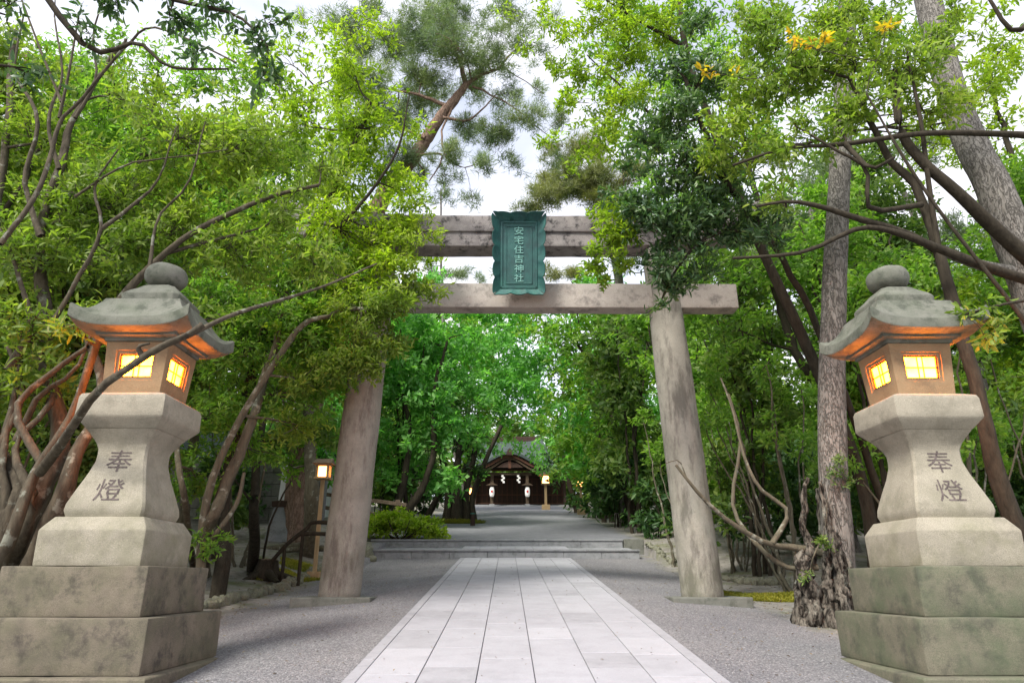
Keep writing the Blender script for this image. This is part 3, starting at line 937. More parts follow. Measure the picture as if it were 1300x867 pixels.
# ---- left foreground tree: gnarled stems behind the left lantern, twigs reaching over it
def left_front():
    base = np.array((-6.3, 8.9, float(gz(-6.3, 8.9))))
    t = Tree('broadleaf_tree', 'gnarled brown leaning tree with many stems beside the left stone lantern', 'tree', M['leaf_olive'], M['bark_brown'], .15, .042, base, 21, nper=8, tpl=T_MED)
    b = base - np.array((0, 0, .3))
    s1 = t.limb([b, P(45, 640, 8.8), P(75, 560, 8.9), P(60, 470, 8.9), P(55, 380, 9), P(52, 290, 9), P(75, 215, 9.1), P(95, 150, 9.2), P(135, 85, 9.3), P(160, 50, 9.3)], .15, .022, gnarl=.22, wob=.03, sides=12)
    t.limb([b + (.35, -.2, 0), P(70, 650, 8.5), P(105, 560, 8.6), P(128, 500, 8.7), P(110, 430, 9)], .14, .04, gnarl=.25, wob=.03, sides=12)
    t.limb([b + (-.3, -.3, 0), P(20, 650, 8.4), P(-5, 560, 8.6), P(-15, 430, 9), P(5, 200, 9.6), P(20, 40, 9.8)], .13, .04, gnarl=.2, wob=.03, sides=10)
    t.limb([b + (.1, -.4, 0), P(10, 690, 8), P(45, 600, 8.1), P(90, 530, 8.1), P(118, 450, 8.1), P(128, 425, 8.05), P(150, 432, 8.0)], .08, .03, gnarl=.16, sides=10)   # lit by the lantern
    t.limb([P(55, 590, 8.1), P(20, 520, 8.2), P(70, 470, 8.3), P(112, 440, 8.1)], .05, .03, gnarl=.12)
    t.limb([P(50, 600, 7.9), P(80, 560, 7.3), P(120, 500, 6.75), P(165, 466, 6.5), P(205, 440, 6.35), P(235, 427, 6.3), P(258, 412, 6.3)], .055, .028, gnarl=.18, sides=10)  # crosses the lantern
    t.limb([P(180, 452, 6.45), P(176, 440, 6.4), P(190, 436, 6.4)], .03, .012)
    t.limb([P(240, 425, 6.3), P(300, 398, 6.7), P(360, 380, 7.5), P(420, 360, 8.3), P(478, 335, 9)], .028, .012, gnarl=.1)
    t.limb([P(120, 440, 8.9), P(150, 385, 8.9), P(190, 340, 8.9), P(240, 298, 8.8), P(300, 268, 8.8), P(350, 248, 8.8), P(405, 235, 8.9)], .07, .025, gnarl=.08)
    t.limb([P(210, 322, 8.9), P(270, 305, 8.9), P(330, 290, 9), P(345, 280, 9)], .03, .012)
    t.limb([P(0, 310, 7.6), P(50, 240, 7.8), P(75, 160, 7.9), P(100, 130, 7.8), P(160, 60, 7.6), P(200, 35, 7.4), P(300, 80, 7.2)], .035, .012, gnarl=.1, wob=.01)
    t.limb([P(75, 150, 7.9), P(88, 90, 7.8), P(100, 20, 7.7)], .025, .01)
    t.limb([P(78, 130, 7.9), P(50, 60, 7.9), P(20, -20, 7.9)], .022, .01)
    for pts, r0_ in (([(52, 300), (30, 230), (48, 150), (20, 90), (30, 20)], .045), ([(75, 215), (62, 150), (80, 100), (70, 0)], .035), ([(95, 150), (120, 100), (118, 40), (140, -10)], .03), ([(60, 420), (100, 350), (130, 290), (118, 240), (150, 190)], .04),
                    ([(130, 290), (180, 250), (205, 215), (225, 160)], .03), ([(10, 470), (40, 410), (20, 340), (0, 290)], .06), ([(20, 560), (50, 500), (95, 470), (130, 395)], .05), ([(190, 340), (200, 280), (240, 235), (262, 150)], .028), ([(95, 250), (150, 215), (215, 200), (290, 190)], .022)):
        t.limb([P(x, y, 8.5) for x, y in pts], r0_, r0_ * .3, gnarl=.15, wob=.02, sides=7)
    for k in range(5):
        x0 = -75 + k * 20
        t.limb([P(x0 + 5, 720, 8.3 + .1 * k), P(x0 + 25 + 9 * math.sin(k * 2), 640, 8.3), P(x0 + 20 + 12 * math.sin(k), 570, 8.4), P(x0 + 50 + 14 * math.cos(k * 3), 500, 8.6), P(x0 + 45, 440, 8.8)], .07, .025, gnarl=.28, wob=.04, sides=9)
    for (x, y, d, r, cv) in ((40, 330, 8.8, 75, 1.5), (20, 420, 8.5, 60, 1.5), (90, 270, 9.2, 75, 1.5), (160, 250, 9.4, 80, 1.6), (150, 330, 9.3, 60, 1.5),
                             (240, 180, 9.3, 80, 1.6), (230, 290, 9.6, 70, 1.7), (310, 190, 9.2, 75, 1.8), (80, 180, 9.8, 60, 1.0), (30, 150, 9.4, 60, 1.0), (300, 320, 9.2, 60, 1.6), (360, 260, 9, 55, 1.4),
                             (60, 480, 8.9, 50, 1.2), (390, 330, 9.2, 50, 1.5), (410, 200, 9.2, 50, .9), (170, 130, 9.5, 60, .8), (5, 500, 8.8, 55, 1.4), (120, 400, 8.6, 34, 1.3), (280, 400, 8.6, 30, 1.2), (95, 415, 7.6, 22, 1.3), (120, 395, 7.3, 14, 1.2)):
        t.blob(P(x, y, d), pxr(r, d), cv)
    t.done(300)
left_front()

def left_near():
    base = np.array((-6.8, 5.2, float(gz(-6.8, 5.2))))
    t = Tree('broadleaf_tree', 'tree at the left edge whose large dark drooping leaves hang in the upper corner', 'tree', M['leaf_deep'], M['bark_dark'], .125, .042, base, 33, nper=8, tpl=T_MED, droop=.9)
    t.limb([base - (0, 0, .2), (-6.9, 5.2, 3), (-6.3, 5.5, 5.0), P(20, -60, 6)], .14, .06, gnarl=.15)
    t.limb([P(20, -60, 6), P(110, 60, 6.2), P(175, 55, 6.2), P(215, 85, 6.2), P(290, 88, 6.2)], .04, .01)
    t.limb([P(20, -60, 6), P(130, -30, 6), P(220, 0, 6), P(300, 20, 6), P(340, 60, 6)], .04, .01)
    for (x, y, d, r, cv) in ((150, -20, 6, 50, 1.1), (215, 15, 6, 38, 1.2), (275, 10, 6, 36, 1.2), (315, 45, 6, 34, 1.2), (330, 100, 6.1, 34, .9), (30, 90, 6.1, 38, .7), (10, 20, 6, 40, .8), (250, 65, 6.1, 30, .7), (100, 30, 6, 40, .5), (350, 20, 6.1, 28, .7)):
        t.blob(P(x, y, d), pxr(r, d), cv, up=-.1)
    t.done(200)
left_near()

# ---- trees on the left bank and left of the gate
def left_mid():
    g = G(262, 725)
    t = Tree('broadleaf_tree', 'slanting grey tree with pale lichen spots between the left lantern and the gate', 'tree', M['leaf_fresh'], M['bark_grey'], .15, .045, g, 41, nper=9)
    t.limb([g - (0, 0, .2), P(262, 680, 12), P(290, 610, 12), P(318, 540, 12.1), P(335, 480, 12.2), P(352, 435, 12.3), P(365, 370, 12.4), P(400, 280, 12.6)], .13, .05, gnarl=.1, wob=.02, sides=10)
    t.limb([g + (-.3, .2, -.2), P(235, 640, 12.2), P(225, 560, 12.4), P(240, 470, 12.8)], .07, .04, gnarl=.1)
    t.limb([g + (.05, -.1, -.1), P(268, 690, 11.8), P(300, 640, 11.9), P(310, 600, 12)], .06, .03)
    for (x, y, d, r, cv) in ((300, 440, 12.6, 65, 1.8), (350, 390, 12.4, 65, 1.7), (400, 430, 12.6, 60, 1.8), (280, 520, 12.8, 55, 1.7), (355, 500, 12.9, 55, 1.5), (410, 350, 12.3, 60, 1.6), (270, 380, 12.4, 60, 1.7), (420, 480, 13, 40, 1.5),
                             (340, 320, 12.3, 60, 1.3), (250, 600, 12.8, 35, 1.4), (270, 690, 11.7, 22, 1.5), (320, 570, 13, 40, 1.0)):
        t.blob(P(x, y, d), pxr(r, d), cv)
    t.done()
left_mid()

def left_lime():
    base = np.array((-5.2, 13.2, float(gz(-5.2, 13.2))))
    t = Tree('broadleaf_tree', 'bright yellow-green tree whose boughs reach over the left end of the gate', 'tree', M['leaf_lime'], M['bark_dark'], .15, .05, base, 55, nper=9)
    t.limb([base - (0, 0, .3), (-5.3, 13.2, 3.5), P(330, 440, 13), P(380, 320, 12.6), P(430, 230, 12), P(470, 130, 11.6)], .15, .04, gnarl=.12, wob=.03)
    t.limb([P(380, 320, 12.6), P(430, 290, 12), P(500, 200, 11.5), P(520, 120, 11.2)], .06, .012)
    for (x, y, d, r, cv) in ((450, 90, 11.6, 55, 1.4), (470, 160, 11.7, 60, 1.6), (430, 220, 12, 55, 1.5), (490, 220, 12, 40, 1.2), (450, 300, 12.2, 62, 1.9), (500, 290, 12.2, 40, 1.8), (490, 340, 12.1, 40, 1.8), (440, 380, 12.2, 50, 1.7),
                             (380, 150, 12, 50, 1.2), (350, 90, 12, 40, .8), (440, 30, 11.4, 36, .7), (330, 170, 12.6, 50, .9), (60, 250, 12, 60, 1.0), (400, 420, 12.6, 50, 1.2), (500, 50, 11.4, 30, .5), (530, 160, 11.6, 26, .6), (520, 240, 12, 24, .7), (390, 50, 11.8, 34, .5)):
        t.blob(P(x, y, d), pxr(r, d), cv)
    t.done()
left_lime()

def left_over():
    base = np.array((-4.9, 11.7, float(gz(-4.9, 11.7))))
    t = Tree('broadleaf_tree', 'olive leaved tree hiding the top of the left gate pillar', 'tree', M['leaf_olive'], M['bark_grey'], .15, .042, base, 56, nper=9)
    t.limb([base - (0, 0, .3), (-5.0, 11.8, 3.2), P(370, 430, 11.8), P(420, 400, 11.8), P(470, 390, 11.8)], .09, .03, gnarl=.1, wob=.02)
    for (x, y, d, r, cv) in ((460, 400, 11.8, 42, 2.2), (500, 380, 11.9, 42, 2.0), (530, 350, 12.0, 30, 1.5), (470, 450, 12.1, 32, 2.0), (430, 450, 12, 38, 1.8), (505, 425, 12, 28, 1.7), (540, 260, 12, 22, .9), (515, 270, 12, 28, 1.2), (390, 480, 12.1, 40, 1.5), (380, 540, 12.5, 36, 1.3), (525, 310, 12, 26, 1.4), (452, 462, 11.9, 28, 2.2), (428, 478, 11.9, 24, 1.8), (478, 470, 11.9, 18, 1.8), (545, 300, 12, 20, 1.2), (548, 372, 12, 18, 1.3)):
        t.blob(P(x, y, d), pxr(r, d), cv)
    t.done()
left_over()

def small_tree(name, label, g, pts, r0, blobs, leaf, barkm, seed, L_=.2, W_=.07, extra=(), cat='tree', group=None, gn=.1, nper=9, tpl=T_MID):
    t = Tree(name, label, cat, leaf, barkm, L_, W_, g, seed, group, nper=nper, tpl=tpl)
    t.limb([np.asarray(g) - (0, 0, .25)] + list(pts), r0, r0 * .35, gnarl=gn, wob=.02, sides=10)
    for e in extra:
        t.limb([np.asarray(q, float) for q in e[0]], e[1], e[2], gnarl=gn, wob=.02)
    for (x, y, d, r, cv) in blobs:
        t.blob(P(x, y, d), pxr(r, d), cv)
    return t.done()

g = G(322, 722)
small_tree('broadleaf_tree', 'dark upright trunk standing behind the stump on the left bank', g, [P(323, 650, 14.5), P(326, 590, 14.6), P(335, 500, 15), P(330, 420, 15.3)], .13,
           [(330, 560, 15, 36, 1.4), (300, 480, 15.3, 50, 1.5), (370, 560, 15.4, 35, 1.3), (250, 450, 15.5, 55, 1.5), (420, 540, 15.6, 30, 1.2)], M['leaf_mid'], M['bark_dark'], 61,
           extra=[([g + (.2, 0, 0), P(345, 660, 14.5), P(370, 610, 14.6)], .03, .015), ([P(328, 650, 14.5), P(300, 610, 14.6), P(280, 590, 14.8)], .03, .015)])
g = G(393, 704)
small_tree('broadleaf_tree', 'grey trunk with spreading roots just left of the left gate pillar', g, [P(396, 640, 20), P(394, 590, 20), P(390, 500, 20.5), P(380, 420, 21)], .27,
           [(390, 540, 21, 40, 1.4), (350, 500, 21, 50, 1.5), (440, 560, 21.5, 30, 1.3), (400, 460, 21.5, 50, 1.5), (370, 590, 20.5, 22, 1.2)], M['leaf_fresh'], M['bark_grey'], 62, L_=.26, W_=.09,
           extra=[([g + (0, 0, .25), g + (-1.2, -.5, .12), g + (-2.0, -.7, -.05)], .12, .03), ([g + (0, 0, .2), g + (.8, -.8, .1), g + (1.3, -1.2, -.05)], .12, .03), ([g + (0, 0, .2), g + (-.4, -1.2, .08), g + (-.3, -1.9, -.05)], .1, .03)])

# ---- pine leaning over the gate
def pine_center():
    base = np.array((-6.6, 22.0, float(gz(-6.6, 22))))
    t = Tree('pine_tree', 'tall reddish pine leaning right above the gate, its needles against the sky', 'pine tree', M['needles'], M['bark_red'], .27, .021, base, 71, nper=17, tpl=T_NEEDLE, spread=(15, 80), droop=0)
    t.limb([base - (0, 0, .4), P(400, 480, 22), P(455, 320, 21), P(495, 235, 20.5), P(525, 200, 20.2), P(548, 165, 20), P(575, 130, 19.8), P(592, 108, 19.8)], .46, .12, gnarl=.08, wob=.03, sides=14)
    for e in (([(592, 108), (580, 70), (560, 40)], .10, .03), ([(592, 108), (625, 90), (660, 60)], .08, .03), ([(570, 135), (530, 120), (480, 110)], .08, .03), ([(560, 150), (600, 150), (630, 120)], .06, .02),
              ([(540, 175), (500, 160), (440, 165)], .06, .02), ([(575, 130), (560, 170), (575, 210), (620, 205)], .05, .015), ([(600, 110), (640, 130), (700, 175)], .045, .012), ([(525, 200), (560, 195), (545, 230)], .05, .02)):
        t.limb([P(x, y, 19.8) for x, y in e[0]], e[1], e[2], gnarl=.1, wob=.06)
    for (x, y, r, cv) in ((560, 40, 44, .8), (600, 30, 30, .5), (620, 75, 40, .7), (500, 60, 44, .8), (540, 95, 38, .8), (470, 100, 36, .7), (640, 115, 30, .5), (590, 165, 34, .5), (640, 180, 34, .45), (610, 215, 26, .4), (680, 70, 28, .35),
                          (510, 150, 36, .7), (540, 225, 26, .45), (470, 190, 30, .5), (690, 120, 22, .3), (420, 30, 28, .35), (380, 20, 18, .3), (700, 30, 24, .35), (560, 255, 16, .4), (600, 255, 14, .2), (660, 215, 20, .3), (450, 60, 40, .6), (530, 40, 40, .7), (580, 60, 40, .7), (600, 120, 34, .6), (480, 140, 40, .7), (560, 195, 30, .6), (650, 40, 34, .5), (660, 150, 34, .5), (500, 200, 30, .6), (700, 205, 18, .35), (720, 150, 24, .4), (430, 110, 34, .5), (620, 160, 28, .5), (560, 10, 44, .7), (640, 10, 34, .5), (460, 20, 40, .6), (540, 130, 40, .8), (600, 250, 16, .3), (570, 220, 22, .5)):
        t.blob(P(x, y, 19.8 + t.rng.uniform(-1.5, 2)), (pxr(r, 19.8),) * 2 + (pxr(r, 19.8) * .7,), cv * 1.6)
    t.done()
pine_center()

def pine(name_label, g, pts, r0, blobs, seed, barkm='bark_pine', needles='needles', L_=.34, W_=.022, d_=None, group=None, cvk=1.6):
    t = Tree('pine_tree', name_label, 'pine tree', M[needles], M[barkm], L_, W_, g, seed, group, nper=24, tpl=T_NEEDLE, spread=(15, 85), droop=0)
    t.limb([np.asarray(g) - (0, 0, .4)] + [np.asarray(p) for p in pts], r0, r0 * .5, gnarl=.06, wob=.02, sides=14)
    for (x, y, d, r, cv) in blobs:
        t.blob(P(x, y, d), (pxr(r, d), pxr(r, d), pxr(r, d) * .6), cv * cvk)
    return t
t = pine('olive pine rising behind the gate, right of its plaque', (5.5, 33, float(gz(5.5, 33))), [P(790, 400, 33), P(775, 300, 32), P(760, 200, 32)], .3,
     [(740, 230, 31, 38, 1.1), (700, 250, 31, 32, 1.0), (770, 260, 31, 36, 1.0), (670, 268, 31, 22, .7), (720, 200, 31, 26, .6), (800, 220, 31, 36, .8), (760, 180, 32, 30, .6), (650, 285, 31, 14, .4), (720, 230, 31, 40, 1.0), (760, 230, 31, 40, 1.0), (800, 260, 31, 34, .8), (690, 225, 31, 24, .6), (740, 180, 31, 30, .8), (700, 190, 31, 24, .5), (660, 270, 31, 16, .5), (640, 345, 31, 14, .4), (710, 340, 31, 22, .6), (740, 345, 31, 20, .6)], 72, needles='needles_olive', L_=.4, W_=.028)
t.done()
t = pine('slender distant pine seen through the gate under the top lintel', (-2.5, 46, float(gz(-2.5, 46))), [P(560, 480, 46), P(562, 400, 46), P(560, 320, 46), P(560, 240, 46)], .14,
     [(560, 345, 46, 20, .5), (590, 345, 46, 18, .5), (540, 335, 46, 18, .5), (600, 370, 46, 14, .4), (560, 300, 46, 26, .5), (610, 350, 46, 12, .4)], 73, L_=.5, W_=.03)
t.done()

# straight pine left of the right lantern, gnarled foot
def pine_right():
    g = G(1062, 792)
    d = float(g[1])
    t = Tree('pine_tree', 'straight grey pine trunk with a gnarled knotty foot just left of the right lantern', 'pine tree', M['needles'], M['bark_pine'], .2, .014, g, 81, nper=22, tpl=T_NEEDLE, spread=(15, 80), droop=0)
    t.limb([g - (0, 0, .3), P(1064, 700, d), P(1058, 600, d), P(1056, 500, d + .05), P(1058, 400, d + .1), P(1062, 300, d + .2), P(1068, 180, d + .4), P(1075, 40, d + .8), P(1080, -200, d + 1.5)], .245, .18, gnarl=.03, sides=18, n=50)
    main = t.t; t.t = Tubes()
    rr_ = np.random.default_rng(4)
    for k in range(11):
        a = 3.5 + k * .42 if k < 9 else rr_.uniform(0, 6.28)
        ex, ey = math.cos(a) * rr_.uniform(.38, .62), math.sin(a) * rr_.uniform(.3, .5)
        hh = rr_.uniform(.5, 1.9); q = rr_.uniform(-.25, .25)
        t.limb([g + (ex * 1.05, ey, -.15), g + (ex * .85 + q * .3, ey * .8, hh * .22), g + (ex * .55 - q * .2, ey * .62, hh * .5), g + (ex * .5 + q * .25, ey * .55, hh * .8), g + (ex * .25, ey * .25, hh * 1.15)],
               rr_.uniform(.07, .13), .03, gnarl=.5, wob=.022, sides=14, n=44)
    t.limb([g + (-.5, -.25, -.1), g + (-.42, -.25, .35), g + (-.5, -.2, .75), g + (-.3, -.15, 1.05)], .15, .08, gnarl=.4, wob=.04, sides=12, n=30)
    t.t.build('knotty_foot', M['bark_knot'], t.root); t.t = Tubes()
    # bare limbs leaving the foot, one crossing in front of the gate pillar
    t.limb([g + (-.1, -.1, 1.0), P(1010, 695, d - .1), P(975, 690, d - .2), P(930, 665, d - .3), P(895, 635, d - .5), P(872, 608, d - .6), P(858, 590, d - .6)], .06, .02, gnarl=.12)
    t.limb([P(980, 690, d - .2), P(1000, 650, d), P(965, 620, d), P(945, 580, d), P(930, 520, d + .2), P(915, 480, d + .3)], .045, .015, gnarl=.1)
    t.limb([g + (-.2, -.1, .8), P(1000, 720, d), P(960, 690, d), P(930, 640, d + .2), P(940, 560, d + .4), P(925, 500, d + .5)], .05, .02, gnarl=.12)
    t.limb([P(872, 608, d - .6), P(862, 585, d - .6), P(845, 588, d - .65)], .012, .006)
    t.t.build('bare_limbs', M['bark_grey'], t.root); t.t = main
    t.blob(P(1070, -160, d + 1.5), (1.6, 1.6, .8), 1.0)
    t.done()
    return d
DPR = pine_right()

def shrubby():
    # a few leaf sprigs sprouting from the gnarled foot
    g = G(1035, 775)
    t = Tree('shrub', 'small sprigs with silvery leaves growing on the gnarled foot by the right lantern', 'shrub', M['leaf_mid'], M['bark_grey'], .07, .022, g, 83, nper=8, tpl=T_MED)
    t.limb([g - (0, 0, .1), P(1030, 720, DPR - .3), P(1045, 680, DPR - .3)], .02, .01)
    for (x, y, r, cv) in ((1045, 690, 12, 1.1), (1062, 585, 16, 1.0), (1020, 730, 10, .8), (1085, 610, 12, .7)):
        t.blob(P(x, y, DPR - .35), pxr(r, DPR), cv, thin=True)
    t.done()
shrubby()

def pine_lean():
    base = np.array((10.3, 9.6, float(gz(10.3, 9.6))))
    t = Tree('pine_tree', 'thick leaning pine trunk with plated bark at the right edge of the view', 'pine tree', M['needles'], M['bark_pine'], .2, .014, base, 84, nper=20, tpl=T_NEEDLE, spread=(15, 80), droop=0)
    t.limb([base - (0, 0, .4), P(1400, 600, 10), P(1330, 420, 10), P(1300, 340, 10), P(1262, 240, 10.1), P(1232, 180, 10.3), P(1200, 90, 10.6), P(1160, -80, 11.2), P(1120, -260, 12)], .34, .22, gnarl=.03, sides=20, n=50)
    t.limb([P(1300, 350, 10), P(1250, 338, 9.8), P(1200, 322, 9.5)], .12, .06)
    t.blob(P(1150, -230, 12), (1.8, 1.8, .8), .8)
    t.done()
pine_lean()

# ---- right foreground tree
def right_front():
    base = np.array((6.55, 8.9, float(gz(6.55, 8.9))))
    t = Tree('broadleaf_tree', 'forked dark tree behind the right lantern with heavy olive foliage filling the upper right', 'tree', M['leaf_olive'], M['bark_dark'], .15, .042, base, 91, nper=8, tpl=T_MED)
    t.limb([base - (0, 0, .3), P(1298, 690, 9), P(1268, 610, 9), P(1250, 540, 8.9), P(1238, 480, 8.9), P(1214, 400, 8.9), P(1197, 340, 8.9), P(1182, 290, 8.9), P(1163, 239, 8.9), P(1132, 204, 8.9), P(1108, 163, 8.9), P(1080, 100, 9)], .13, .04, gnarl=.1, wob=.02, sides=12)
    t.limb([P(1340, 360, 9.2), P(1274, 300, 9), P(1212, 242, 8.8), P(1170, 204, 8.7), P(1143, 163, 8.7), P(1135, 90, 8.7)], .12, .05, gnarl=.08, sides=12)
    t.limb([P(1190, 318, 8.9), P(1150, 296, 8.8), P(1087, 277, 8.7), P(1040, 262, 8.6), P(1000, 256, 8.6), P(960, 262, 8.7)], .065, .02, gnarl=.1)
    t.limb([P(1320, 360, 8.8), P(1250, 338, 8.6), P(1190, 315, 8.5), P(1140, 296, 8.5), P(1090, 290, 8.5), P(1020, 320, 8.7), P(930, 328, 9)], .08, .02, gnarl=.1)
    t.limb([P(1340, 175, 8.8), P(1267, 170, 8.6), P(1170, 170, 8.5), P(1073, 183, 8.6), P(997, 189, 8.8), P(930, 210, 9)], .06, .02, gnarl=.08)
    t.limb([P(1170, 260, 8.8), P(1105, 265, 8.6), P(1100, 215, 8.5), P(1060, 190, 8.5), P(1010, 160, 8.6)], .045, .015, gnarl=.1)
    t.limb([P(1194, 335, 8.9), P(1180, 240, 8.75), P(1168, 150, 8.6), P(1150, 60, 8.8)], .05, .02)
    t.limb([P(1073, 183, 8.6), P(1105, 213, 8.4), P(1135, 200, 8.4)], .04, .02)
    t.limb([P(1340, -10, 7.5), P(1290, 40, 7.5), P(1250, -10, 7.5)], .06, .02)
    for (x, y, d, r, cv) in ((1080, 60, 9, 70, 1.7), (1150, 100, 8.8, 62, 1.7), (1010, 90, 9.1, 66, 1.8), (1040, 20, 9.2, 60, 1.5), (960, 40, 9.3, 60, 1.7), (1200, 60, 9, 50, 1.2), (1190, 140, 8.9, 48, 1.2), (1100, 130, 8.6, 50, 1.5), (1010, 180, 8.8, 50, 1.3),
                             (1060, 160, 8.8, 46, 1.2), (950, 120, 9.4, 60, 1.6), (990, 250, 9, 34, .8), (1230, 120, 8.8, 40, .7), (930, 180, 9.4, 55, 1.7), (1130, 20, 9.1, 50, 1.2), (1220, 10, 8.9, 40, .9)):
        t.blob(P(x, y, d), pxr(r, d), cv)
    # sprig hanging by the right lantern's roof
    t.limb([P(1320, 380, 7.2), P(1280, 385, 7.1), P(1240, 395, 7.0), P(1225, 400, 7.0)], .02, .008)
    for (x, y, r) in ((1232, 400, 15), (1250, 430, 14), (1258, 392, 16), (1270, 420, 14)):
        t.blob(P(x, y, 7.0), pxr(r, 7.0), .8, thin=True, up=-.2, limb_r=.006)
    t.done(300)
right_front()

def right_deep():
    base = np.array((6.9, 12.6, float(gz(6.9, 12.6))))
    t = Tree('broadleaf_tree', 'deep blue-green leaved tree hanging over the right end of the torii lintel', 'tree', M['leaf_deep'], M['bark_dark'], .15, .045, base, 93, nper=9, tpl=T_MED)
    t.limb([base - (0, 0, .3), (6.7, 12.5, 3), P(1030, 400, 11.9), P(985, 320, 11.2), P(940, 260, 10.5), P(900, 180, 10), P(870, 100, 10)], .08, .04, gnarl=.12, wob=.03)
    t.limb([P(960, 290, 10.4), P(900, 300, 10.4), P(860, 340, 10.6), P(840, 380, 10.8)], .04, .012)
    for (x, y, d, r, cv) in ((860, 150, 10, 55, 2.0), (900, 100, 10, 50, 1.9), (850, 80, 10, 40, 1.5), (870, 210, 10, 58, 2.1), (920, 230, 10.2, 50, 2.0), (830, 250, 10.2, 44, 1.9), (880, 280, 10.3, 45, 1.9), (950, 280, 10.4, 42, 1.6), (845, 320, 10.5, 36, 1.9), (840, 365, 10.8, 26, 1.9), (880, 330, 10.6, 30, 1.3), (820, 180, 10, 34, 1.5), (990, 300, 10.4, 26, .8), (900, 25, 10, 40, 1.2), (790, 245, 10.2, 26, 1.3), (815, 285, 10.3, 28, 1.6), (790, 215, 10.2, 26, 1.2), (900, 300, 10.5, 34, 1.6), (870, 360, 10.7, 24, 1.5), (960, 270, 10.4, 36, 1.5), (935, 310, 10.5, 24, 1.2), (1000, 270, 10.5, 24, 1.0), (835, 390, 10.8, 14, 1.2), (905, 345, 10.7, 16, .9), (805, 262, 10.2, 26, 1.8), (835, 292, 10.3, 26, 1.8), (860, 300, 10.4, 26, 1.6), (890, 260, 10.3, 30, 1.6), (920, 285, 10.4, 24, 1.4)):
        t.blob(P(x, y, d), pxr(r, d), cv)
    t.done(250)
right_deep()

def right_lime():
    base = np.array((6.4, 12.6, float(gz(6.4, 12.6))))
    t = Tree('broadleaf_tree', 'lime green tree arching over the path right of the sky gap and the plaque', 'tree', M['leaf_lime'], M['bark_dark'], .14, .045, base, 95, nper=9)
    t.limb([base - (0, 0, .3), (6.3, 12.4, 3.5), P(960, 300, 12), P(900, 150, 11.8), P(870, 60, 11.6), P(860, -30, 11.6)], .14, .05, gnarl=.1)
    t.limb([P(915, 190, 11.8), P(860, 175, 11.4), P(800, 120, 11.2), P(745, 70, 11)], .05, .012, wob=.03)
    t.limb([P(870, 60, 11.6), P(800, 20, 11.2), P(740, -20, 11)], .05, .012)
    t.limb([P(890, 250, 11), P(840, 262, 10.8), P(800, 290, 10.6), P(760, 320, 10.6)], .035, .01)
    for (x, y, d, r, cv) in ((800, 60, 11.2, 50, 1.9), (760, 30, 11.2, 44, 1.5), (740, 90, 11, 38, 1.5), (790, 130, 11.2, 48, 1.9), (720, 130, 11, 30, 1.1), (760, 180, 11.2, 38, 1.5), (700, 80, 11, 26, 1.0), (820, 190, 11.4, 36, 1.5), (850, 30, 11.4, 46, 1.6), (800, 0, 11.2, 40, 1.3), (690, 180, 11, 20, .8), (735, 210, 11.2, 22, .9),
                             (775, 295, 10.6, 32, 2.2), (757, 330, 10.6, 26, 2.0), (785, 330, 10.6, 22, 1.5), (772, 268, 10.6, 22, 1.8), (790, 300, 10.6, 24, 1.8), (800, 270, 10.7, 24, 1.5), (760, 360, 10.7, 14, 1.4), (930, 100, 11.8, 40, 1.0), (1240, 150, 12, 50, .9), (1270, 80, 12, 50, .9), (705, 30, 11, 34, .8), (668, 55, 11, 24, .5), (680, 5, 11, 30, .6), (640, 15, 11, 22, .35)):
        t.blob(P(x, y, d), pxr(r, d), cv)
    t.done()
right_lime()

# a few turned leaves, yellow, in the upper right foliage
def yellow_sprays():
    g = np.array((7.2, 8.2, float(gz(7.2, 8.2))))
    t = Tree('broadleaf_sapling', 'thin sapling with a few yellow turned leaves among the upper right foliage', 'sapling', M['leaf_yellow'], M['bark_dark'], .13, .045, g, 96, nper=4, tpl=T_MED)
    t.limb([g - (0, 0, .2), (7.3, 8.2, 3), P(1180, 250, 8.0), P(1100, 120, 8.0)], .05, .012)
    for (x, y) in ((1125, 30), (1008, 55), (1048, 50), (890, 88)):
        t.blob(P(x, y, 8.2), pxr(8, 8.2), .18, thin=True, limb_r=.008)
    t.done(20)
yellow_sprays()

# ---- background wood: individual trees with their own crowns
rb = random.Random(77)
def bgtree(x, y, h, w, leaf, barkm, seed, label, stems=1, L_=.32, W_=.13, lowf=.25, cover=1.5, group=None, name='broadleaf_tree', cat='tree', lean=0.0, r0=None, nbl=9):
    z = float(gz(x, y)); g = np.array((x, y, z))
    t = Tree(name, label, cat, leaf, barkm, L_, W_, g, seed, group, nper=8)
    r = t.rng; tops = []
    r0 = r0 or .035 * h / max(1, stems) ** .5 * .5
    for k in range(stems):
        a = r.random() * 6.28; sp = (w * .45 if stems > 1 else w * .12)
        top = g + (math.cos(a) * sp + lean, math.sin(a) * sp, h * r.uniform(.72, .92))
        m = g + (math.cos(a) * sp * .25 + lean * .3, math.sin(a) * sp * .25, h * .4)
        b0 = g + (math.cos(a) * .25 * (stems > 1), math.sin(a) * .25 * (stems > 1), -.3)
        t.limb([b0, m, top], r0 * r.uniform(.7, 1.1), r0 * .25, gnarl=.12, wob=.06, sides=7)
    for k in range(nbl):
        v = unit(r.standard_normal(3)); hh = lowf + (1 - lowf) * (k + .5) / nbl
        rr = w * (.30 + .16 * r.random()) * (1.1 - .45 * abs(hh - .55))
        wid = w * (.62 if hh < .85 else .35)
        a = r.random() * 6.28; q = r.random() ** .6
        c = g + (math.cos(a) * wid * q + lean * hh, math.sin(a) * wid * q, h * hh)
        t.blob(c, (rr, rr, rr * .75), cover)
    return t.done()

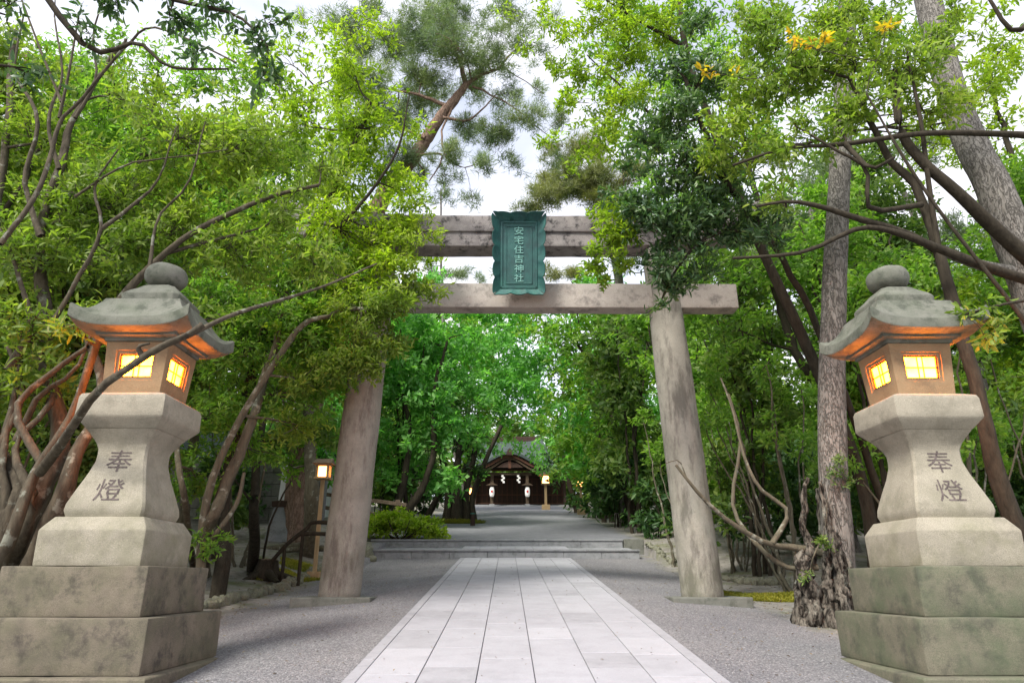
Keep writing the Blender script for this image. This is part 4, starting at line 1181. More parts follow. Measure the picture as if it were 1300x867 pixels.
specs = [
 # x, y, h, w, leaf, L
 (-7.8, 12.5, 5.2, 2.0, 'leaf_mid', 3, 'leafy thicket tree behind the left lantern on the bank'),
 (-9.5, 10.5, 7.5, 2.6, 'leaf_olive', 2, 'dense olive tree filling the left edge behind the gnarled stems'),
 (-11, 15, 9, 3.2, 'leaf_fresh', 2, 'fresh green tree rising behind the left bank near the block wall'),
 (-8.3, 18, 9.5, 3.2, 'leaf_fresh', 1, 'tall fresh green tree behind the left side of the gate'),
 (-12.5, 20, 11, 3.6, 'leaf_mid', 1, 'mid green tree beyond the block wall at far left'),
 (-6.8, 27.5, 9.0, 3.0, 'leaf_emerald', 2, 'emerald tree beyond the left gate pillar over the bright bush'),
 (-4.6, 30.5, 8.0, 2.5, 'leaf_emerald', 3, 'emerald tree whose dark thick trunk stands on the mound left of the far path'),
 (-9.5, 33, 12, 4.0, 'leaf_mid', 1, 'taller mid green tree behind the emerald trees left of the far path'),
 (-5.2, 38, 10.5, 3.4, 'leaf_emerald', 1, 'emerald tree on the left further up the far path'),
 (-6.0, 47, 12, 4.2, 'leaf_fresh', 1, 'fresh green tree nearest the shrine on its left'),
 (6.3, 17.5, 6.4, 1.9, 'leaf_mid', 5, 'many stemmed tree right behind the right gate pillar'),
 (8.0, 14.2, 7.0, 2.2, 'leaf_fresh', 4, 'many stemmed tree between the right gate pillar and the straight pine'),
 (10.5, 17.0, 8.0, 2.8, 'leaf_mid', 3, 'tree seen between the straight pine and the right lantern'),
 (12.6, 13.2, 7.5, 2.6, 'leaf_fresh', 2, 'tree behind the right lantern at the right edge'),
 (5.9, 22.5, 7.2, 2.3, 'leaf_fresh', 5, 'leaning stemmed tree right of the steps'),
 (4.9, 27.5, 7.6, 2.3, 'leaf_mid', 4, 'dark stemmed tree right of the far path beyond the steps'),
 (9.0, 27, 10.5, 3.6, 'leaf_fresh', 2, 'tall fresh green tree behind the right gate pillar'),
 (5.0, 35, 9.5, 3.0, 'leaf_emerald', 2, 'emerald tree arching over the far path from the right'),
 (13.5, 24, 11.5, 3.8, 'leaf_mid', 1, 'mid green tree far behind the right lantern'),
 (7.0, 44, 12, 4.0, 'leaf_emerald', 1, 'emerald tree nearest the shrine on its right'),
 (17, 19, 9.5, 3.4, 'leaf_lime', 1, 'pale sunlit tree far behind the right edge of the view'),
 (10.5, 36, 13, 4.2, 'leaf_mid', 1, 'tall mid green tree in the wood behind the right gate pillar'),
 (-14.5, 27, 12.5, 4.2, 'leaf_lime', 1, 'pale yellow-green tree in the wood far behind the left lantern'),
 (-18, 20, 10.5, 3.8, 'leaf_fresh', 1, 'fresh green tree in the wood at the far left edge'),
]
for i, (x, y, h, w, lf, stn, lb) in enumerate(specs):
    Ls = float(np.clip(.0125 * y, .17, .5))
    h *= 1.3; w *= 1.15
    bgtree(x, y, h, w, M[lf], M['bark_dark'] if stn > 1 else M['bark_grey'], 200 + i, lb, stems=stn, L_=Ls, W_=Ls * .42, lowf=.16 if stn > 1 else .3, cover=1.75, nbl=14, group='trees of the shrine wood')

# trees whose crowns close over the far path
def tunnel(label, base, stems, blobs, seed, leaf):
    d = base[1]; g = np.array((base[0], d, float(gz(*base))))
    Ls = float(np.clip(.0105 * d, .2, .42))
    t = Tree('broadleaf_tree', label, 'tree', M[leaf], M['bark_dark'], Ls, Ls * .42, g, seed, 'trees of the shrine wood', nper=8)
    for pts in stems:
        t.limb([g - (0, 0, .3)] + [P(x, y, d + dd) for x, y, dd in pts], .2, .06, gnarl=.12, wob=.05, sides=8)
    for (x, y, dd, r, cv) in blobs:
        t.blob(P(x, y, d + dd), pxr(r, d), cv)
    t.done()
tunnel('emerald tree reaching over the far path from the left under the tie beam', (-4.9, 29.5), [[(545, 600, 0), (550, 500, 0), (570, 430, 0)], [(520, 560, 0), (500, 470, 0)]],
       [(500, 450, 0, 40, 1.1), (545, 430, 0, 40, 1.0), (590, 425, 1, 34, .9), (520, 510, 0, 42, 1.1), (565, 490, 0, 38, 1.0), (600, 480, 1, 30, .9), (490, 560, 0, 36, 1.0), (545, 560, 0, 38, 1.1), (590, 540, 1, 30, .9), (505, 610, 0, 26, .9), (470, 500, 0, 34, 1.0), (575, 395, 1, 26, .9), (530, 400, 0, 34, .9), (490, 400, 0, 34, .9), (610, 440, 1, 30, .9), (560, 540, 1, 40, 1.2), (600, 560, 1, 20, .9), (610, 510, 1, 26, .9)], 701, 'leaf_emerald')
tunnel('emerald tree reaching over the far path from the right under the tie beam', (5.6, 31), [[(790, 600, 0), (770, 500, 0), (730, 430, 0)], [(800, 560, 0), (800, 470, 0)]],
       [(770, 420, 0, 40, 1.0), (725, 420, 0, 38, .9), (690, 435, 1, 32, .8), (790, 480, 0, 42, 1.0), (745, 490, 0, 38, 1.0), (705, 500, 1, 30, .8), (760, 550, 0, 38, 1.0), (720, 560, 0, 30, .9), (800, 540, 0, 34, 1.0), (800, 600, 0, 30, 1.0), (750, 610, 0, 26, 1.0), (815, 420, 0, 36, .9), (710, 600, 0, 16, .8), (680, 400, 1, 28, .8), (730, 390, 0, 30, .8), (770, 385, 0, 30, .8), (690, 540, 1, 26, .9), (735, 450, 0, 40, 1.1), (780, 580, 0, 36, 1.2), (820, 480, 0, 36, 1.1)], 702, 'leaf_fresh')
tunnel('bright green tree at the end of the far path with boughs veiling the shrine roof', (-4.2, 49), [[(600, 560, 0), (615, 480, 0), (640, 420, 0)]],
       [(600, 430, 0, 30, 1.2), (640, 430, 0, 32, 1.2), (670, 420, 0, 28, 1.1), (620, 480, 0, 32, 1.2), (660, 480, 0, 30, 1.2), (690, 470, 0, 28, 1.1), (640, 530, 0, 26, 1.2), (610, 540, 0, 22, 1.2), (680, 530, 0, 24, 1.1), (605, 580, 0, 14, .8), (690, 570, 0, 16, .9), (640, 562, 0, 12, .5), (610, 400, 0, 22, .9), (660, 400, 0, 20, .8), (640, 460, 0, 40, 1.3), (650, 500, 0, 40, 1.3), (625, 510, 0, 30, 1.2), (680, 500, 0, 30, 1.2), (610, 450, 0, 30, 1.2), (700, 440, 0, 26, 1.0), (630, 400, 0, 26, .9), (590, 500, 0, 26, 1.1), (600, 600, 0, 10, .8), (590, 570, 0, 16, 1.0), (625, 572, -2, 11, .9), (660, 566, -2, 11, .9), (690, 590, -2, 11, .9), (705, 600, -2, 10, .9), (608, 600, -2, 9, .9), (675, 578, -2, 8, .7)], 703, 'leaf_emerald')
tunnel('dark tree right of the shrine whose low boughs hang over the path edge', (4.6, 46), [[(712, 560, 0), (715, 500, 0), (720, 440, 0)]],
       [(720, 470, 0, 30, 1.1), (730, 530, 0, 30, 1.2), (745, 580, 0, 26, 1.2), (715, 585, 0, 16, 1.0), (712, 610, 0, 10, .9), (702, 575, 0, 14, .9), (760, 620, 0, 22, 1.2), (735, 640, 0, 14, 1.0), (700, 590, 0, 10, .6)], 704, 'leaf_dark')

# middle canopy trees that fill the upper left and right of the view
def canopy(label, base, stems, blobs, seed, leaf, L_=.17, bk='bark_dark', r0=.15):
    g = np.array((base[0], base[1], float(gz(*base))))
    t = Tree('broadleaf_tree', label, 'tree', M[leaf], M[bk], L_, L_ * .36, g, seed, 'tall trees around the gate', nper=8)
    for pts in stems:
        t.limb([g - (0, 0, .3)] + [P(*q) for q in pts], r0, r0 * .3, gnarl=.12, wob=.05, sides=8)
    for (x, y, d, r, cv) in blobs:
        t.blob(P(x, y, d), pxr(r, d), cv)
    t.done()
canopy('tall olive tree behind the gnarled tree filling the upper left of the view', (-8.8, 12.6), [[(150, 400, 12.8), (170, 250, 12.8), (200, 120, 13)], [(100, 420, 12.8), (60, 250, 13)]],
       [(130, 130, 13, 62, .8), (200, 90, 13, 60, .8), (270, 110, 13, 62, .9), (90, 200, 13, 60, .9), (170, 200, 13, 66, 1.0), (240, 190, 13, 66, 1.0), (60, 300, 13, 60, 1.0), (140, 300, 13, 66, 1.0), (220, 280, 13, 66, 1.0), (300, 250, 13, 60, 1.0), (20, 180, 13, 50, .8), (60, 80, 13, 45, .5), (40, 420, 13, 60, 1.0), (130, 420, 13, 50, 1.0), (290, 330, 13, 50, .9), (310, 160, 13, 50, .8), (200, 370, 13, 60, 1.0), (330, 100, 13, 44, .6), (250, 40, 13, 44, .6), (150, 60, 13, 44, .5), (20, 100, 13, 50, .7), (350, 200, 13, 50, .9), (380, 180, 13, 44, .8), (10, 260, 13, 50, 1.0)], 711, 'leaf_fresh')
canopy('tall lime tinted tree above the left gate pillar', (-7.2, 17.4), [[(330, 420, 17.4), (370, 250, 17.2), (400, 110, 17)]],
       [(340, 200, 17, 60, .9), (400, 140, 17, 60, .8), (390, 240, 17, 60, 1.0), (450, 260, 17, 56, 1.0), (460, 180, 17, 50, .8), (510, 320, 17, 44, 1.0), (430, 340, 17, 60, 1.0), (350, 300, 17, 60, 1.0), (360, 80, 17, 44, .5), (440, 90, 17, 44, .6), (510, 250, 17, 40, .9), (380, 400, 17, 50, 1.0), (300, 60, 17, 44, .5), (490, 130, 17, 36, .6), (330, 120, 17, 50, .8), (420, 50, 17, 36, .5), (470, 30, 17, 30, .4), (540, 330, 17, 26, .8), (420, 180, 17, 50, .9)], 712, 'leaf_lime', .22)
canopy('tall fresh green tree behind the torii lintel on the right', (8.6, 15.4), [[(1000, 420, 15.4), (960, 250, 15), (930, 100, 15)]],
       [(880, 90, 15, 60, 1.0), (950, 60, 15, 60, 1.0), (1030, 60, 15, 56, .9), (900, 180, 15, 60, 1.0), (980, 150, 15, 60, 1.0), (850, 30, 15, 50, .9), (1060, 130, 15, 50, .8), (930, 260, 15, 56, 1.0), (1000, 230, 15, 44, .7), (830, 120, 15, 40, .8), (870, 260, 15, 50, .9), (960, 340, 15, 50, .9), (910, 360, 15, 44, .9), (1010, 330, 15, 36, .6), (1120, 60, 15, 50, .7), (760, 60, 15, 44, .7), (800, 170, 15, 44, .7), (820, 20, 15, 50, .9), (780, 120, 15, 44, .7), (830, 220, 15, 44, .8), (900, 10, 15, 50, .9), (980, 10, 15, 50, .9), (1060, 20, 15, 50, .8), (940, 420, 15, 44, .9), (890, 420, 15, 34, .8)], 713, 'leaf_fresh', .2)
canopy('tall lime tinted tree in the upper right corner behind the leaning pine', (14.5, 15), [[(1340, 420, 15), (1290, 220, 15), (1250, 80, 15)]],
       [(1180, 60, 15, 50, .7), (1240, 110, 15, 50, .7), (1290, 60, 15, 50, .8), (1280, 170, 15, 50, .8), (1220, 200, 15, 40, .5), (1170, 140, 15, 44, .6), (1240, 20, 15, 44, .6), (1300, 240, 15, 44, .6), (1150, 400, 15, 40, .6), (1240, 380, 15, 50, .8), (1280, 440, 15, 50, .9), (1150, 200, 15, 40, .4), (1180, 20, 15, 44, .6), (1290, 350, 15, 44, .7)], 714, 'leaf_lime', .2)

tunnel('pale emerald tree closing the leafy tunnel high over the far path', (5.2, 38), [[(760, 560, 0), (740, 470, 0), (690, 420, 0)]],
       [(620, 410, 0, 34, 1.3), (660, 400, 0, 34, 1.3), (700, 400, 0, 34, 1.3), (640, 440, 0, 34, 1.3), (680, 450, 0, 34, 1.3), (720, 450, 0, 30, 1.2), (660, 490, 0, 30, 1.2), (700, 500, 0, 30, 1.2), (630, 480, 0, 30, 1.2), (740, 410, 0, 30, 1.2), (690, 540, 0, 24, 1.1), (580, 410, 0, 28, 1.2), (720, 560, 0, 22, 1.1), (600, 450, 0, 30, 1.2), (600, 390, 0, 20, .9), (700, 580, 0, 12, .8)], 705, 'leaf_emerald')
tunnel('fresh green tree on the left side of the far path half hiding the shrine roof', (-4.9, 42), [[(590, 560, 0), (590, 470, 0), (600, 410, 0)]],
       [(590, 420, 0, 34, 1.2), (560, 450, 0, 34, 1.2), (600, 470, 0, 30, 1.2), (580, 510, 0, 34, 1.2), (610, 530, 0, 26, 1.2), (590, 560, 0, 24, 1.1), (620, 560, 0, 12, .8), (640, 555, 0, 12, .7), (595, 590, 0, 12, .8), (625, 440, 0, 26, 1.0), (600, 610, 0, 10, .8)], 706, 'leaf_fresh')

# low evergreen shrubs forming the dark understorey
und = [(-8.5, 21.5, 1.5), (-10.5, 18, 1.8), (-9.6, 24.5, 2.2), (-6.4, 35, 2.6), (5.6, 25.2, 1.9), (7.6, 20.5, 2.0), (9.6, 21, 2.6), (4.8, 31, 2.4), (9.2, 16.6, 1.8), (12.2, 18.5, 2.6), (6.9, 30, 3), (11.6, 14.6, 2), (14.5, 16, 2.6), (5.1, 40, 3.0), (-5.2, 42, 3.0), (8.2, 36, 3.4), (-10, 29, 3), (10.2, 24.5, 3.0), (-13, 16, 2.6), (-15, 22, 3), (14, 28, 3.4), (-8, 40, 3.4), (17, 24, 3.4)]
where = ['behind the left block wall', 'on the left bank behind the lichen tree', 'left of the rail fence', 'left of the far path under the emerald trees', 'right of the steps under leaning stems', 'behind the right gate pillar, low down', 'among thin stems right of the gate',
         'right of the far path in the shade', 'left of the straight pine foot', 'behind the right lantern, nearer one', 'right of the far path, further back', 'beside the right lantern shaft', 'at the right edge behind the lantern', 'right side of the shrine approach', 'left side of the shrine approach',
         'in the wood behind the right pillar', 'in the wood behind the left pillar', 'in the wood between pillar and pine', 'at the left edge behind the gnarled tree', 'at the far left edge of the wood', 'in the deep wood behind the right lantern', 'deep in the wood left of the shrine', 'deep in the wood at far right']
for i, ((x, y, h), w_) in enumerate(zip(und, where)):
    Ls = float(np.clip(.0125 * y, .15, .45))
    bgtree(x, y, h, h * .75, M['leaf_dark'] if i % 3 else M['leaf_mid'], M['bark_dark'], 300 + i, 'dark evergreen shrub ' + w_, stems=4, L_=Ls, W_=Ls * .42, lowf=.15, cover=1.7, nbl=7, name='evergreen_shrub', cat='shrub', group='evergreen shrubs under the trees', r0=.035)

# thin bare stems in the right-hand thicket
def thicket(x, y, n, seed, label):
    z = float(gz(x, y)); g = np.array((x, y, z))
    t = Tree('thicket_shrub', label, 'shrub', M['leaf_fresh'], M['bark_grey'], .16, .06, g, seed, 'bare stemmed shrubs in the wood', nper=8)
    r = t.rng
    for k in range(n):
        a = r.random() * 6.28; sp = r.uniform(.5, 1.7); hh = r.uniform(2.2, 4.6)
        e = g + (math.cos(a) * sp, math.sin(a) * sp, hh)
        t.limb([g + (math.cos(a) * .2, math.sin(a) * .2, -.2), g + (math.cos(a) * sp * .5, math.sin(a) * sp * .5, hh * .35), e], r.uniform(.025, .06), .012, gnarl=.12, wob=.07, sides=6)
        t.blob(e, .45, .9)
    t.done()
for i, (x, y, n, lb) in enumerate([(5.9, 14.6, 9, 'shrub of bare slanting stems right beside the right gate pillar'), (7.4, 11.9, 8, 'shrub of thin bare stems left of the gnarled pine foot'), (9.6, 12.4, 7, 'thin stemmed shrub between the pine and the right lantern'),
                                    (4.9, 20.2, 9, 'dark slanting stems right of the stone steps'), (-7.6, 14.4, 7, 'bare stemmed shrub left of the stump'), (-6.4, 17.2, 6, 'bare stemmed shrub behind the stump'), (-8.8, 11.4, 7, 'thin stemmed shrub behind the left lantern shaft'), (6.1, 19, 8, 'bare stemmed shrub behind the right gate pillar')]):
    thicket(x, y, n, 400 + i, lb)

# thinner pines at the back on the right, against the sky
for i, (x, y, h, lb) in enumerate([(10.2, 21, 13, 'slim pine trunk behind the right lantern roof'), (13.8, 19.5, 13, 'slim pine between the lantern and the leaning pine'), (15, 31, 15, 'distant pine right of the straight pine'), (7.6, 32, 15, 'distant pine left of the straight pine'), (-13.5, 17, 14, 'pinkish pine trunk in the upper left corner behind leaves'), (-16, 13.5, 13, 'pale pine trunk at the left edge')]):
    z = float(gz(x, y)); g = np.array((x, y, z)); r = random.Random(i)
    t = Tree('pine_tree', lb, 'pine tree', M['needles'], M['bark_pine'] if i < 4 else M['bark_red'], .36, .022, g, 500 + i, nper=22, tpl=T_NEEDLE, spread=(15, 85), droop=0)
    top = g + (r.uniform(-1, 1), r.uniform(-1, 1), h)
    t.limb([g - (0, 0, .4), g + (r.uniform(-.3, .3), 0, h * .5), top], .24, .08, gnarl=.05, wob=.05, sides=12)
    for k in range(9):
        a = r.random() * 6.28; rr = r.uniform(.6, 2.2); hh = h * r.uniform(.55, 1.0)
        t.blob(g + (math.cos(a) * rr, math.sin(a) * rr, hh), (.95, .95, .5), 1.1)
    t.done()

# the wood far off, read as one mass
def far_wood():
    rng = np.random.default_rng(9)
    cs = []
    for _ in range(260):
        x = rng.uniform(-75, 75); y = rng.uniform(50, 95)
        if abs(x - .5) < 9 and y < 74: continue
        cs.append((x, y, float(gz(x, y)), rng.uniform(7, 12)))
    for y in np.arange(24, 60, 2.2):
        for sg in (-1, 1):
            for k in range(2):
                x = sg * (18 + (y - 24) * .3 + rng.uniform(0, 16)); cs.append((x, y, float(gz(x, y)), rng.uniform(6, 10)))
    P_, A_ = [], []
    for (x, y, z, h) in cs:
        n = 95
        v = unit(rng.standard_normal((n, 3))) * (rng.random(n)[:, None] ** .3)
        p = np.array((x, y, z + h * .52)) + v * np.array((3.0, 3.0, h * .5))
        P_.append(p); A_.append(v + (0, 0, .4))
    p = np.concatenate(P_); a = np.concatenate(A_)
    fr = leaf_frames(rng, p, a, 6, 1.0, .46, (20, 90), .2)
    tag(link('far_woodland', leaf_mesh('far_woodland', fr, T_MID), M['leaf_mid']), 'far wood closing the view behind the shrine and both banks', 'woodland', kind='stuff')
    tb = Tubes()
    for (x, y, z, h) in cs[::2]:
        tb.add([(x, y, z - .3), (x + .1, y, z + h * .4), (x, y, z + h * .8)], [.22, .18, .08], 5)
    o = tb.build('far_trunks', M['bark_dark'], None); tag(o, 'dark trunks standing in the far wood', 'tree trunks', kind='stuff')
far_wood()

# ------------------------------------------------------------------ rocks, stump, moss, fences, bush
def rock_mesh(seed, n1=10, n2=7):
    r = np.random.default_rng(seed); rings = []
    ph = r.random(6) * 6.28
    for j in range(n2 + 1):
        a = -math.pi / 2 + math.pi * j / n2
        ring = []
        for i in range(n1):
            b = 2 * math.pi * i / n1
            k = 1 + .16 * math.sin(2 * b + ph[0] + a) + .12 * math.sin(3 * b + ph[1] - 2 * a) + .1 * math.sin(4 * a + ph[2])
            c = max(abs(math.cos(a)) ** .7, .08)
            ring.append((c * math.cos(b) * k * .5, c * math.sin(b) * k * .5, math.copysign(abs(math.sin(a)) ** .8, a) * k * .5))
        rings.append(ring)
    me = B().loft(rings).mesh('stone'); me.materials.append(M['rock'])
    me.polygons.foreach_set('use_smooth', [True] * len(me.polygons))
    try: me.set_sharp_from_angle(angle=rad(45))
    except Exception: pass
    return me
ROCKS = [rock_mesh(s) for s in range(7)]
def edging(label, pts, n, seed, big=.26):
    c = spline([np.array((*p, 0.)) for p in pts], n)
    root = empty('stone_edging', (c[0][0], c[0][1], float(gz(c[0][0], c[0][1]))), label, 'stone edging')
    r = random.Random(seed)
    for i, p in enumerate(c):
        x, y = p[0] + r.uniform(-.05, .05), p[1] + r.uniform(-.04, .04)
        o = bpy.data.objects.new('stone', ROCKS[r.randrange(7)]); COL.objects.link(o); o.parent = root
        s = big * r.uniform(.8, 1.25)
        o.location = Vector((x, y, float(gz(x, y)) + s * .18)) - root.location
        o.scale = (s * r.uniform(.75, 1.1), s * r.uniform(.9, 1.5), s * r.uniform(.75, 1.1))
        o.rotation_euler = (r.uniform(-.4, .4), r.uniform(-.4, .4), r.uniform(0, 6.28))
E1 = [G(x, y) for x, y in ((262, 773), (300, 762), (345, 752), (375, 740), (398, 728), (420, 715))]
edging('row of rough mossy stones along the foot of the left bank', [(p[0], p[1]) for p in E1], 52, 1, .19)
E2 = [G(x, y) for x, y in ((470, 712), (462, 700), (455, 694))]
edging('few dark stones between the left gate pillar and the step end', [(p[0], p[1]) for p in E2], 8, 2, .3)
E3 = [G(x, y) for x, y in ((1000, 742), (962, 742), (930, 738), (885, 726), (852, 713), (822, 699))]
edging('row of rough stones along the foot of the right bank', [(p[0], p[1]) for p in E3], 54, 3, .17)

def patch(name, label, cpts, n, seed, L_, W_, mat, up=1.0, h=.03):
    """low ground cover made of many small blades"""
    rng = np.random.default_rng(seed); p = []
    for (cx_, cy_, rx, ry) in cpts:
        k = n // len(cpts); a = rng.random(k) * 6.28; q = np.sqrt(rng.random(k)) * (1 + .25 * np.sin(3 * a + cx_))
        x = cx_ + np.cos(a) * rx * q; y = cy_ + np.sin(a) * ry * q
        p.append(np.column_stack([x, y, gz(x, y) + rng.random(k) * h * (1.2 - np.minimum(q, 1.1))]))
    p = np.concatenate(p); ax = np.tile((0, 0, up), (len(p), 1)) + rng.standard_normal((len(p), 3)) * .3
    fr = leaf_frames(rng, p, ax, 4, L_, W_, (20, 85), 0)
    tag(link(name, leaf_mesh(name, fr, T_MID), mat), label, 'ground cover', kind='stuff')
m1 = G(968, 760); m2 = G(400, 732); m3 = G(560, 663)
patch('moss', 'yellow green moss patch in front of the gnarled pine foot', [(m1[0], m1[1], .95, .45), (m1[0] - .7, m1[1] + .35, .6, .3)], 14000, 1, .05, .016, M['moss'], h=.05)
patch('moss', 'yellow green moss along the stones of the left bank', [(m2[0] + .1, m2[1] + .1, .35, 1.4), (m2[0] - .6, m2[1] - .9, .3, 1.0), (m2[0] - .5, m2[1] + 1.2, .9, .6)], 9000, 2, .05, .016, M['moss'], h=.04)
patch('grass', 'olive grass on the mound under the emerald trees', [(m3[0], m3[1], 1.9, 1.3)], 9000, 3, .12, .02, M['moss'], h=.05)

# fallen leaves on soil
def litter():
    rng = np.random.default_rng(5); n = 5200
    x = np.where(rng.random(n) < .55, -1, 1) * (4.3 + rng.random(n) * 5); y = 6 + rng.random(n) * 18
    k = 260; x[:k] = CX + rng.uniform(-1.6, 1.6, k) * 1.8; y[:k] = 6 + rng.random(k) * 15
    j = slice(k, k + 700); x[j] = CX + np.where(rng.random(700) < .5, -1, 1) * rng.uniform(1.8, 4.6, 700); y[j] = 5.5 + rng.random(700) * 14; 
    z = gz(x, y) + .012 + np.where(np.abs(x - CX) < 1.7, .03, 0)
    p = np.column_stack([x, y, z]); ax = unit(rng.standard_normal((n, 3)) + (0, 0, 3.5))
    d = unit(np.cross(ax, rng.standard_normal((n, 3)))); s = np.cross(d, ax)
    l = rng.uniform(.04, .09, n)
    l[:k] *= .5; l[k:k + 700] *= .6
    fr = (p, d, s, ax, l, l * .35)
    m = leafmat('fallen_leaves', [(.10, .06, .03), (.17, .11, .06), (.24, .19, .10)], .1)
    tag(link('leaf_litter', leaf_mesh('leaf_litter', fr, T_MID), m), 'fallen brown leaves scattered over the soil and path', 'leaf litter', kind='stuff')
litter()

def stump():
    g = G(337, 735)
    root = empty('tree_stump', g, 'low dark cut tree stump with spread roots on the left bank', 'tree stump')
    tb = Tubes()
    tb.add(spline([g - (0, 0, .2), g + (0, 0, .1), g + (.02, 0, .42)], 8), np.linspace(.34, .2, 8), 14, .2)
    for a, ln in ((.3, .8), (1.6, .5), (2.9, .8), (4.2, .7), (5.3, .95)):
        tb.add(spline([g + (0, 0, .16), g + (math.cos(a) * ln * .45, math.sin(a) * ln * .45, .06), g + (math.cos(a) * ln, math.sin(a) * ln, -.06)], 8), np.linspace(.13, .04, 8), 8, .2)
    tb.build('roots', M['bark_dark'], root)
    th = [2 * math.pi * i / 14 for i in range(14)]
    b = B().loft([[(g[0] + .02 + .2 * math.cos(a), g[1] + .2 * math.sin(a), g[2] + .405) for a in th], [(g[0] + .02 + .19 * math.cos(a), g[1] + .19 * math.sin(a), g[2] + .435) for a in th]])
    b.build('cut_face', M['wood'], root)
stump()

def barrier():
    d = 16.0
    g = P(362, 700, d); g[2] = gz(g[0], g[1])
    root = empty('branch_barrier', g, 'crooked dark branches tied as a low barrier between the dark trunk and the left pillar', 'barrier')
    for pts in ([(345, 712), (365, 690), (388, 672), (398, 663), (430, 664), (436, 662), (452, 678)], [(382, 678), (400, 677), (430, 679), (452, 680)]):
        tb = Tubes(); tb.add(spline([P(x, y, d) for x, y in pts], 30), np.full(30, .045), 8, .1); tb.build('rail', M['bark_dark'], root)
    for (x, y0, y1) in ((385, 673, 706), (430, 664, 703), (362, 692, 712)):
        a = P(x, y0, d); b_ = a.copy(); b_[2] = float(gz(a[0], a[1])) - .1
        tb = Tubes(); tb.add(spline([b_, a], 6), np.full(6, .04), 8, .1); tb.build('post', M['bark_dark'], root)
barrier()

def block_wall():
    y0 = 25.0; xa, xb = -19.0, -6.6
    zb = float(gz(-10, y0)) - .3
    root = empty('block_wall', (-11, y0, zb), 'grey stone block retaining wall behind the trees of the left bank', 'wall')
    B().box(xa, xb, y0 + .22, y0 + .5, zb - .3, zb + 2.5).build('backing', M['bed'], root)
    r = random.Random(4); meshes = {}
    for c in range(6):
        z = zb + c * .42
        x = xa + (.35 if c % 2 else 0)
        while x < xb - .1:
            w = min(.85, xb - x)
            key = round(w, 2)
            if key not in meshes:
                me = B().box(0, w - .015, 0, .26, 0, .405).mesh('block', .018); me.materials.append(M['wall_block']); meshes[key] = me
            o = bpy.data.objects.new('block', meshes[key]); COL.objects.link(o); o.parent = root
            o.location = Vector((x, y0 - r.uniform(0, .02), z)) - root.location
            x += w
    # pale storehouse behind it
    sh = empty('storehouse', (-10.4, 28.5, zb), 'white plastered storehouse showing between the trunks left of the gate', 'building')
    B().box(-13.5, -7.6, 28.2, 31.5, zb - .5, zb + 3.2).build('wall', M['plaster'], sh, .02)
    rf = B(); rf.add([(-14, 27.6, zb + 3.1), (-7.1, 27.6, zb + 3.1), (-7.1, 32.1, zb + 3.1), (-14, 32.1, zb + 3.1), (-14, 29.85, zb + 4.6), (-7.1, 29.85, zb + 4.6)], [(0, 3, 2, 1), (0, 1, 5, 4), (2, 3, 4, 5), (1, 2, 5), (0, 4, 3)])
    rf.build('roof', M['roof'], sh)
    B().box(-9.3, -8.5, 28.12, 28.24, zb + .6, zb + 2.0).build('shutter', M['wood_dark'], sh, .01)
    g = P(0, 640, 16); gg = float(gz(g[0], g[1]))
    w2 = empty('white_board', (g[0], g[1], gg), 'white painted board leaning behind the gnarled stems at the left edge', 'board')
    B().box(g[0] - 1.4, g[0] + .35, g[1], g[1] + .05, gg, gg + 1.5).build('panel', M['plaster'], w2, .01)
    B().box(g[0] - 1.3, g[0] - 1.2, g[1] + .06, g[1] + .14, gg - .2, gg + 1.3).build('post', M['wood'], w2, .008)
    B().box(g[0] + .1, g[0] + .2, g[1] + .06, g[1] + .14, gg - .2, gg + 1.3).build('post', M['wood'], w2, .008)
block_wall()

def marker():
    p = P(358, 690, 22); z = float(gz(p[0], p[1]))
    root = empty('stone_marker', (p[0], p[1], z), 'tapered blue-grey stone post with a dark cap among the left trees', 'stone post')
    def sq(h, zz): return [(p[0] - h, p[1] - h, zz), (p[0] + h, p[1] - h, zz), (p[0] + h, p[1] + h, zz), (p[0] - h, p[1] + h, zz)]
    B().loft([sq(.42, z - .1), sq(.36, z + .5), sq(.28, z + .95)]).build('base', M['step'], root, .01)
    B().loft([sq(.33, z + .952), sq(.35, z + 1.12), sq(.22, z + 1.16)]).build('cap', M['wood_dark'], root, .01)
    B().loft([sq(.2, z + 1.162), sq(.17, z + 2.5)]).build('post', M['plaster'], root, .01)
marker()

def rail_fence():
    y = 27.2; zz = lambda x: float(gz(x, y))
    root = empty('rail_fence', (-4.6, y, zz(-4.6)), 'low grey wooden rail fence behind the bright green bush', 'fence')
    for x in (-7.6, -5.9, -4.25):
        B().box(x - .09, x + .09, y - .09, y + .09, zz(x) - .2, zz(x) + 1.25).build('post', M['wood'], root, .01)
    for h in (.55, 1.05):
        B().obox((-7.9, y - .14, zz(-7.6) + h), (-3.9, y - .14, zz(-4.25) + h), .07, .14).build('rail', M['wood'], root, .01)
    g = G(600, 667)
    root = empty('bollard', g, 'short dark wooden post at the left edge of the far path', 'bollard')
    B().loft([[(g[0] + r * math.cos(a), g[1] + r * math.sin(a), g[2] + z) for a in [6.283 * i / 12 for i in range(12)]] for r, z in ((.11, -.1), (.11, .62), (.085, .68))]).build('post', M['wood_dark'], root)
    B().loft([[(g[0] + .118 * math.cos(a), g[1] + .118 * math.sin(a), g[2] + z) for a in [6.283 * i / 12 for i in range(12)]] for z in (.5, .56)]).build('band', M['bronze'], root)
rail_fence()

